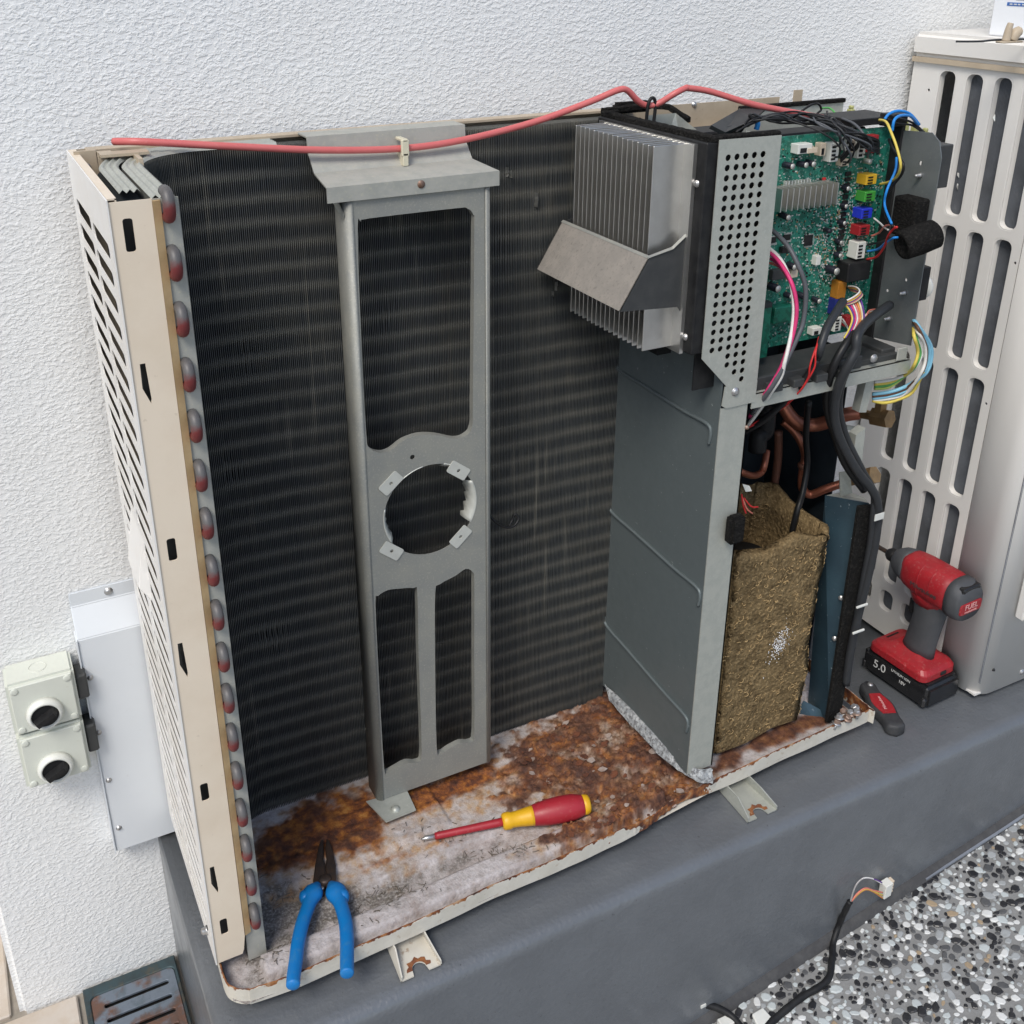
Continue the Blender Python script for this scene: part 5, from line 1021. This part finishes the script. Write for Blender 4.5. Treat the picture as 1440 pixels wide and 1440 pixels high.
# wire clamp on the lid
q = P(1419, 60, z=LT); k = Vector((q.x, q.y, LT)); mb = MB()
mb.box((k.x-.016, k.x+.016), (k.y-.006, k.y+.006), (LT, LT+.002)); mb.tube([k+Vector((-.006, 0, .002)), k+Vector((-.005, 0, .014)), k+Vector((-.003, 0, .022))], .0045, 8, taper=lambda t: .005-.0015*t); mb.tube([k+Vector((.004, 0, .002)), k+Vector((.008, .0, .010)), k+Vector((.014, 0, .013))], .0055, 8, taper=lambda t: .0055+.001*math.sin(t*3))
wc = mb.build('wire_clamp', RAIL, None, loc=k, smooth=True); tag(wc, 'small grey-brown wing clamp on the lid of the closed air conditioner', 'clamp')
tube('strap_wire', [Vector((k.x-.055, k.y+.030, LT+.0012)), Vector((k.x-.03, k.y+.016, LT+.0015)), Vector((k.x, k.y+.007, LT+.003)), Vector((k.x+.12, k.y-.01, LT+.0015))], .0012, WM('dgrey'), wc)
# white carton on the lid
q = P(1389, 50, z=LT); cxx = q.x; cyb = min(q.y, YW-.006)
ct = thing('white_carton', 'white cardboard carton with blue printed label on top of the closed air conditioner', 'carton', (cxx+.1, cyb-.08, LT))
box('carton_body', (cxx, cxx+.24), (cyb-.17, cyb), (LT, LT+.15), CARD, ct, bevel=.002)
q0, q1 = P(1417, 3, x=cxx), P(1417, 8, x=cxx)
box('label_bar', (cxx-.0004, cxx+.0004), (q0.y-.09, q0.y), (q1.z, q0.z), BLUEP, ct); box('label_text', (cxx-.0004, cxx+.0004), (q0.y-.09, q0.y-.012), (q0.z+.003, q0.z+.010), GREYP, ct)
mb = MB()
for i in range(14): y = q0.y-.004-i*.006; mb.box((cxx-.0008, cxx-.0003), (y-U(.002, .0045), y), (q1.z+.0013, q0.z-.0013))
mb.build('label_lettering', PRINT, ct)

# ------------------------------------------------------------------ tools
def text(name, s, size, M4, mat, par, ext=.0002):
    cu_ = bpy.data.curves.new(name, 'FONT'); cu_.body = s; cu_.size = size; cu_.extrude = ext; cu_.align_x = 'CENTER'; cu_.align_y = 'CENTER'
    o = bpy.data.objects.new(name, cu_); C.objects.link(o); me = bpy.data.meshes.new_from_object(o.evaluated_get(bpy.context.evaluated_depsgraph_get())) if False else None
    dg = bpy.context.evaluated_depsgraph_get(); me = bpy.data.meshes.new_from_object(o.evaluated_get(dg)); bpy.data.objects.remove(o)
    me.transform(M4); me.materials.clear(); me.materials.append(mat); ob = bpy.data.objects.new(name, me); C.objects.link(ob); ob.parent = par; return ob
def frame(o, ex, ey): ex, ey = Vector(ex).normalized(), Vector(ey).normalized(); ez = ex.cross(ey); o = Vector(o); return Matrix(((ex.x, ey.x, ez.x, o.x), (ex.y, ey.y, ez.y, o.y), (ex.z, ey.z, ez.z, o.z), (0, 0, 0, 1)))
def loft(secs, closed=True):
    n = len(secs[0]); v = [p for s_ in secs for p in s_]; f = []
    for j in range(len(secs)-1):
        for k in range(n): f.append((j*n+k, j*n+(k+1) % n, (j+1)*n+(k+1) % n, (j+1)*n+k))
    f += [tuple(range(n-1, -1, -1)), tuple((len(secs)-1)*n+k for k in range(n))]; return v, f
# impact driver: local +y is the bit, z up, origin under the battery
idr = thing('impact_driver', 'red and black cordless impact driver standing on its battery by the closed unit', 'impact driver', (1.046, .046, ZP+.0005), rot=(0, 0, math.radians(3)))
def sec(y, w, zc, h, e=2.6, n=20, zb=None): return [Vector((w*abs(math.cos(t))**(2/e)*(1 if math.cos(t) >= 0 else -1), y, zc+h*abs(math.sin(t))**(2/e)*(1 if math.sin(t) >= 0 else -1))) for t in [2*math.pi*k/n for k in range(n)]]
bt = mk('battery', bxv((-.037, .037), (-.056, .064), (0, .040)), BF, BATT, idr, bevel=.007, seg=3)
for (y0, y1) in ((-.054, -.044), (.054, .063)): box('battery_guard', (-.0385, .0385), (y0, y1), (.004, .020), BATT, bt, bevel=.003)
text('capacity_mark', '5.0', .019, frame((-.0372, .030, .024), (0, -1, 0), (0, 0, 1)), PRINT, bt); text('battery_lettering', 'LITHIUM ION', .0058, frame((-.0372, -.008, .032), (0, -1, 0), (0, 0, 1)), PRINT, bt); text('battery_lettering', '18V', .0075, frame((-.0372, -.012, .022), (0, -1, 0), (0, 0, 1)), PRINT, bt)
v, f = loft([[Vector((x*s_, .004+(y-.004)*s_, z)) for x, y in rrect(-.036, .036, -.046, .058, .012, 4)] for z, s_ in ((.0405, 1.0), (.051, .99), (.057, .88), (.061, .64), (.066, .44))])
ft_ = mk('foot_shell', v, f, REDT, idr, smooth=False, bevel=.0012)
box('foot_panel', (-.0365, -.033), (-.012, .024), (.043, .054), REDT, ft_, bevel=.002); box('mode_panel', (-.014, .014), (.028, .047), (.0555, .060), BLACKP, ft_, bevel=.002)
box('battery_latch', (-.0005, .011), (-.0475, -.042), (.044, .050), BLACKP, ft_, bevel=.001)
box('belt_hook', (.030, .052), (-.032, .012), (.038, .0415), RUB, ft_, bevel=.0015)
v, f = loft([[Vector((w*math.cos(t), yc+d*math.sin(t), z)) for t in [2*math.pi*k/18 for k in range(18)]] for z, w, d, yc in ((.060, .0165, .027, -.002), (.075, .0165, .0245, -.004), (.100, .0170, .0235, -.007), (.125, .0172, .0240, -.010), (.145, .0175, .027, -.010), (.158, .0185, .030, -.006))])
mk('grip', v, f, GRIP, idr, smooth=True)
mk('trigger', bxv((-.006, .006), (.010, .024), (.115, .142)), BF, BLACKP, idr, bevel=.004, seg=2)
hz = .184
v, f = loft([sec(y, w, hz+dz, h) for y, w, h, dz in ((-.050, .027, .027, -.001), (-.036, .0285, .0290, 0), (-.010, .0285, .0290, 0), (.012, .0275, .0285, .001), (.028, .025, .0265, .002), (.036, .022, .0240, .003))])
hdv = mk('head_shell', v, f, REDT, idr, smooth=True)
for y in (-.020, .000):
    mk('shell_seam', *loft([[p+Vector((0, dy, 0)) for p in sec(y, .0287, hz, .0292)] for dy in (0, .0012)])[0:2], M('seam%g' % y, (.30, .016, .02), .5, n=(60, .3, (.2, .01, .015))), hdv, smooth=True)
v, f = loft([[Vector((w*math.cos(t), yy+d*math.sin(t)*.9, z)) for t in [2*math.pi*k/14 for k in range(14)]] for z, w, d, yy in ((.146, .0185, .030, -.006), (.156, .0215, .034, -.006), (.168, .024, .036, -.004))]); mk('neck', v, f, REDT, hdv, smooth=True)
v, f = loft([sec(y, w, hz+dz, h, 2.2) for y, w, h, dz in ((.032, .0235, .0255, .003), (.038, .0235, .0253, .003), (.048, .021, .0225, .003), (.056, .0165, .0175, .003), (.060, .013, .0140, .003))]); mk('nose', v, f, GRIP, idr, smooth=True)
lathe('chuck', (0, .060, hz+.003), (0, .076, hz+.003), [(0, .0095), (.3, .0105), (.7, .0100), (1, .0065)], BLACKP, idr); lathe('bit', (0, .075, hz+.003), (0, .140, hz+.003), [(0, .0034), (.85, .0034), (.93, .0026), (1, .0010)], DSTEEL, idr, n=6, smooth=False)
v, f = loft([sec(y, w, hz+dz, h, 2.8) for y, w, h, dz in ((-.046, .0292, .0298, -.001), (-.056, .0290, .0295, -.002), (-.064, .0275, .0275, -.003), (-.069, .0250, .0235, -.005))]); rc = mk('rear_cap', v, f, GRIP, idr, smooth=True)
mk('cap_badge', *loft([[Vector((x*s_, y, hz-.008+z*s_)) for x, z in rrect(-.0225, .0225, -.0085, .0085, .004, 3)] for y, s_ in ((-.066, 1), (-.0702, 1), (-.0709, .94))])[0:2], REDT, rc)
mk('cap_top', *loft([[Vector((x*s_, y, hz+.0165+z*s_)) for x, z in rrect(-.019, .019, -.0075, .0075, .005, 3)] for y, s_ in ((-.060, 1.05), (-.0665, 1), (-.068, .85))])[0:2], BATT, rc)
mk('cap_bumper', *loft([[Vector((x*s_, y, hz-.0235+z*s_)) for x, z in rrect(-.016, .016, -.006, .006, .004, 3)] for y, s_ in ((-.055, 1), (-.064, 1), (-.066, .85))])[0:2], RUB, rc)
text('badge_lettering', 'FUEL', .0125, frame((0, -.0710, hz-.0055), (1, 0, 0), (0, 0, 1)), PRINTR, rc); text('badge_lettering', 'M18 BRUSHLESS', .0036, frame((0, -.0710, hz-.0135), (1, 0, 0), (0, 0, 1)), PRINTR, rc)
text('shell_lettering', 'Milwaukee', .0105, frame((-.0287, -.012, hz-.004), (0, -1, .0), (0, 0, 1)), DARKP, hdv)
# folding utility knife
a, b = P(1222, 968, z=ZP+.008), P(1257, 1026, z=ZP+.008); dd = (b-a); ang = math.atan2(dd.y, dd.x); L_ = dd.length+.012
kn = thing('utility_knife', 'folding utility knife with red and black handle beside the impact driver', 'knife', ((a+b)/2).to_tuple()[:2]+(ZP+.0004,), rot=(0, 0, ang))
def kout(off, t0=-1, t1=1):
    up, dn = [], []
    for i in range(25):
        t = -1+2*i/24
        if t < t0-1e-6 or t > t1+1e-6: continue
        w = (.0155+.0026*math.cos(t*5.5)+.001*t)*min(1, math.sqrt(max(0, 1-abs(t)**7))+.02)-off; w = max(w, .0008); cy = .003*math.sin(t*2.2)
        up.append(Vector((t*L_/2, cy+w, 0))); dn.append(Vector((t*L_/2, cy-w, 0)))
    return up+dn[::-1]
v, f = loft([[p+EZ*z for p in kout(o_)] for z, o_ in ((0, .002), (.003, 0), (.012, 0), (.0155, .002), (.0165, .005))]); mk('handle', v, f, RUB, kn, smooth=True)
v, f = loft([[p+EZ*z for p in kout(o_, -.42, .42)] for z, o_ in ((.012, .0045), (.0172, .0048), (.0178, .0065))]); ins = mk('handle_inlay', v, f, REDT, kn, smooth=False)
text('inlay_lettering', 'Milwaukee', .0065, frame((0, 0, .0179), (-1, 0, 0), (0, -1, 0)), PRINTR, kn)
lathe('pivot', (-L_*.42, 0, .014), (-L_*.42, 0, .0185), [(0, .0045), (.7, .0042), (1, .003)], CHROME, kn); box('blade_button', (-L_*.30, -L_*.2), (-.017, -.010), (.006, .010), BLACKP, kn, bevel=.001)
q = P(1224, 1008, z=ZP); ob = tube('hex_bit', [Vector((q.x-.008, q.y+.003, ZP+.0035)), Vector((q.x+.008, q.y-.004, ZP+.0035))], .0034, DSTEEL, None, n=6, sm=0, loc=(q.x, q.y, ZP)); tag(ob, 'small dark hex bit lying beside the utility knife', 'screwdriver bit')
# pliers resting in the pan, handles over the lip
pv = P(457, 1238, z=.0005); plr = thing('combination_pliers', 'open pliers with blue insulated handles and dark jaws lying on the rusty base pan', 'pliers', (pv.x, pv.y, 0))
HL = [P(u, v_, z=z) for u, v_, z in ((447, 1243, .0005), (439, 1258, .002), (433, 1276, .003), (425, 1300, .005), (419, 1328, .0065), (416, 1352, .0075), (413, 1373, .0085), (412, 1388, .009))]
HR = [P(u, v_, z=z) for u, v_, z in ((465, 1242, .0005), (473, 1256, .002), (480, 1274, .003), (486, 1297, .005), (488, 1322, .0065), (488, 1345, .0075), (488, 1361, .0085), (488, 1371, .009))]
def htap(t):
    w = .0078+.0042*math.exp(-((t-.14)/.075)**2)-.0006*t; e = math.sqrt(max(.03, 1-((t-.955)/.045)**2)) if t > .955 else 1; e *= min(1, .45+t*6); return (w*e, (.0072+.002*math.exp(-((t-.14)/.08)**2))*e)
for hh in (HL, HR):
    o = tube('handle', hh, .01, BLUEH, plr, n=16, sm=8, taper=htap, flat=EX)
for k_, (u, vv) in enumerate(((429, 1262), (483, 1260))):
    q = P(u, vv, z=.0025); v, f = loft([[q+Vector((.0062*r*math.cos(t), .0078*r*math.sin(t), zz)) for t in [2*math.pi*k/14 for k in range(14)]] for zz, r in ((-.007, .6), (-.004, .95), (0, 1.05), (.004, .95), (.0068, .6), (.0076, .2))]); mk('thumb_guard', v, f, BLUEH, plr, smooth=True)
JT = .002
def jaw(pix, nm):
    up = [P(u, v_, z=JT) for u, v_ in pix]; n = len(up); v = [p-EZ*.012 for p in up]+up
    return mk(nm, v, [tuple(range(n-1, -1, -1)), tuple(range(n, 2*n))]+[(i, (i+1) % n, n+(i+1) % n, n+i) for i in range(n)], DSTEEL, plr, bevel=.0014)
j1 = jaw([(440, 1238), (443, 1215), (447, 1193), (451, 1180), (454, 1178), (455, 1192), (454, 1205), (457, 1214), (458, 1240), (455, 1252), (446, 1250)], 'jaw')
j2 = jaw([(458, 1240), (458, 1215), (459, 1206), (457, 1192), (459, 1178), (463, 1181), (468, 1195), (472, 1215), (472, 1236), (466, 1250), (459, 1252)], 'jaw')
lathe('pivot', pv-EZ*.004, pv+EZ*.0045, [(0, .0075), (.8, .0072), (1, .005)], DSTEEL, plr); lathe('wire_hole', P(453, 1249, z=.0022), P(453, 1249, z=.0022)+EZ*.0008, [(0, .0022), (1, .002)], CHROME, plr)
# screwdriver
a, b = P(592, 1180, z=-.004), P(829, 1130, z=.006); sd_ = thing('screwdriver', 'red and yellow insulated screwdriver lying on the rusty base pan', 'screwdriver', (a.lerp(b, .6).x, a.lerp(b, .6).y, 0))
lathe('tip', a, a.lerp(b, .085), [(0, .0008), (.1, .0014), (.3, .0030), (1, .0031)], CHROME, sd_, n=8); lathe('shaft', a.lerp(b, .08), a.lerp(b, .49), [(0, .0040), (.05, .0044), (.9, .0050), (1, .0052)], REDSD, sd_)
lathe('collar', a.lerp(b, .475), a.lerp(b, .665), [(0, .0085), (.06, .0102), (.22, .0105), (.3, .0092), (.55, .0098), (.85, .0115), (1, .0122)], YEL, sd_, n=20)
lathe('grip', a.lerp(b, .65), a.lerp(b, .965), [(0, .0112), (.04, .0126), (.3, .0152), (.55, .0162), (.8, .0155), (.95, .0128), (1, .0115)], REDSD, sd_, n=20); lathe('end_cap', a.lerp(b, .955), b, [(0, .0118), (.4, .0122), (.8, .0112), (1, .0090)], YEL, sd_, n=20)
# loose screws dropped in the corner of the pan
for i, (u, vv) in enumerate(((1185, 1000), (1197, 1006), (1204, 1000), (1190, 1010), (1180, 1013), (1205, 1008), (1175, 1018))):
    q = P(u, vv, z=.002); t = Vector((U(-.5, .5), U(-.5, .3), 1)).normalized(); base = Vector((q.x, q.y, -.004+.003*(i % 3)))
    s_ = thing('hex_screw', 'washer-headed steel screw in the heap at the end of the base pan', 'screw', base, group='screws heaped in the pan corner')
    lathe('washer', base+t*.006, base+t*.0072, [(0, .0068), (1, .0066)], RUSTS if i % 2 else CHROME, s_, n=14); lathe('head', base+t*.0072, base+t*.0115, [(0, .0045), (.8, .0045), (1, .0036)], CHROME if i % 3 else RUSTS, s_, n=6, smooth=False); lathe('shank', base+t*.006, base-t*.004, [(0, .002), (.9, .0019), (1, .0006)], CHROME, s_, n=8)
# ------------------------------------------------------------------ harness on the paving
def G(u, v_, h=.005):
    q = P(u, v_, z=-.28)
    for _ in range(8): q = P(u, v_, z=gz(q.x)+h)
    return q
hp = [G(1105, 1420), G(1128, 1402), G(1152, 1388), G(1166, 1374), G(1170, 1350), G(1172, 1325), G(1180, 1300, .02), P(1188, 1282, y=YP-.012), P(1195, 1268, y=YP-.016)]
hs_ = thing('wiring_harness', 'black sleeved wiring harness with white plug lying on the pebbles against the plinth', 'wiring harness', hp[3])
tube('sleeve', [G(1060, 1462), G(1082, 1440)]+hp, .0052, BLACKP, hs_, n=10, taper=lambda t: .0052*(1-.25*t)*(1+.06*math.sin(t*70)))
plug = P(1248, 1250, y=YP-.014)
for k, c in enumerate(('purple', 'white', 'salmon', 'yellow', 'orange')):
    o_ = k*2.0
    if k < 2: pp = [(1196, 1268), (1203, 1246), (1214, 1235), (1228, 1236), (1240, 1241+k*2)]
    else: pp = [(1197, 1268), (1206, 1254+k), (1217, 1247+k), (1228, 1250+k), (1241, 1247+k*4)]
    tube('wire', [P(u, v_, y=YP-.016) for u, v_ in pp], .0011, WM(c), hs_, n=6)
mb = MB(); mb.add([plug+Vector((x, y, z+.15*x)) for x, y, z in bxv((-.008, .005), (-.004, .008), (-.012, .012))], BF); mb.build('plug', CON['white'], hs_, bevel=.0008)
mb = MB()
for k in range(4): z = -.009+k*.0058; mb.add([plug+Vector((x, y, zz+.15*x)) for x, y, zz in bxv((.005, .009), (-.002, .006), (z, z+.003))], BF)
mb.build('plug_latches', CON['cream'], hs_)
h2 = thing('cable_offcut', 'black cable with white plugs looping over the pebbles', 'cable', G(985, 1418))
tube('sleeve', [G(905, 1470, .003), G(925, 1440, .012), G(945, 1420, .022), G(975, 1412, .026), G(1005, 1416, .018), G(1030, 1430, .008), G(1050, 1455, .004)], .0046, BLACKP, h2, n=10)
q = G(987, 1412, .031); box('cable_tag', (q.x-.004, q.x+.004), (q.y-.004, q.y+.004), (q.z-.0022, q.z+.0022), CON['white'], h2)
q = G(1022, 1440, .004); box('plug', (q.x-.010, q.x+.012), (q.y-.006, q.y+.008), (q.z-.003, q.z+.006), CON['white'], h2, bevel=.001)
q = G(1072, 1436, .004); v = [q+Vector((-.014, -.008, 0)), q+Vector((.012, -.006, .0)), q+Vector((.010, .012, .001)), q+Vector((-.010, .010, .003))]
tag(mk('plug', v+[p+EZ*.006 for p in v], BF, CON['white'], None, loc=q, bevel=.0015), 'white plastic plug lying on the pebbles beside the black harness', 'plug')
for o in bpy.data.objects:
    if o.type == 'MESH' and o.parent is None and 'label' not in o and 'kind' not in o: print('UNTAGGED', o.name)
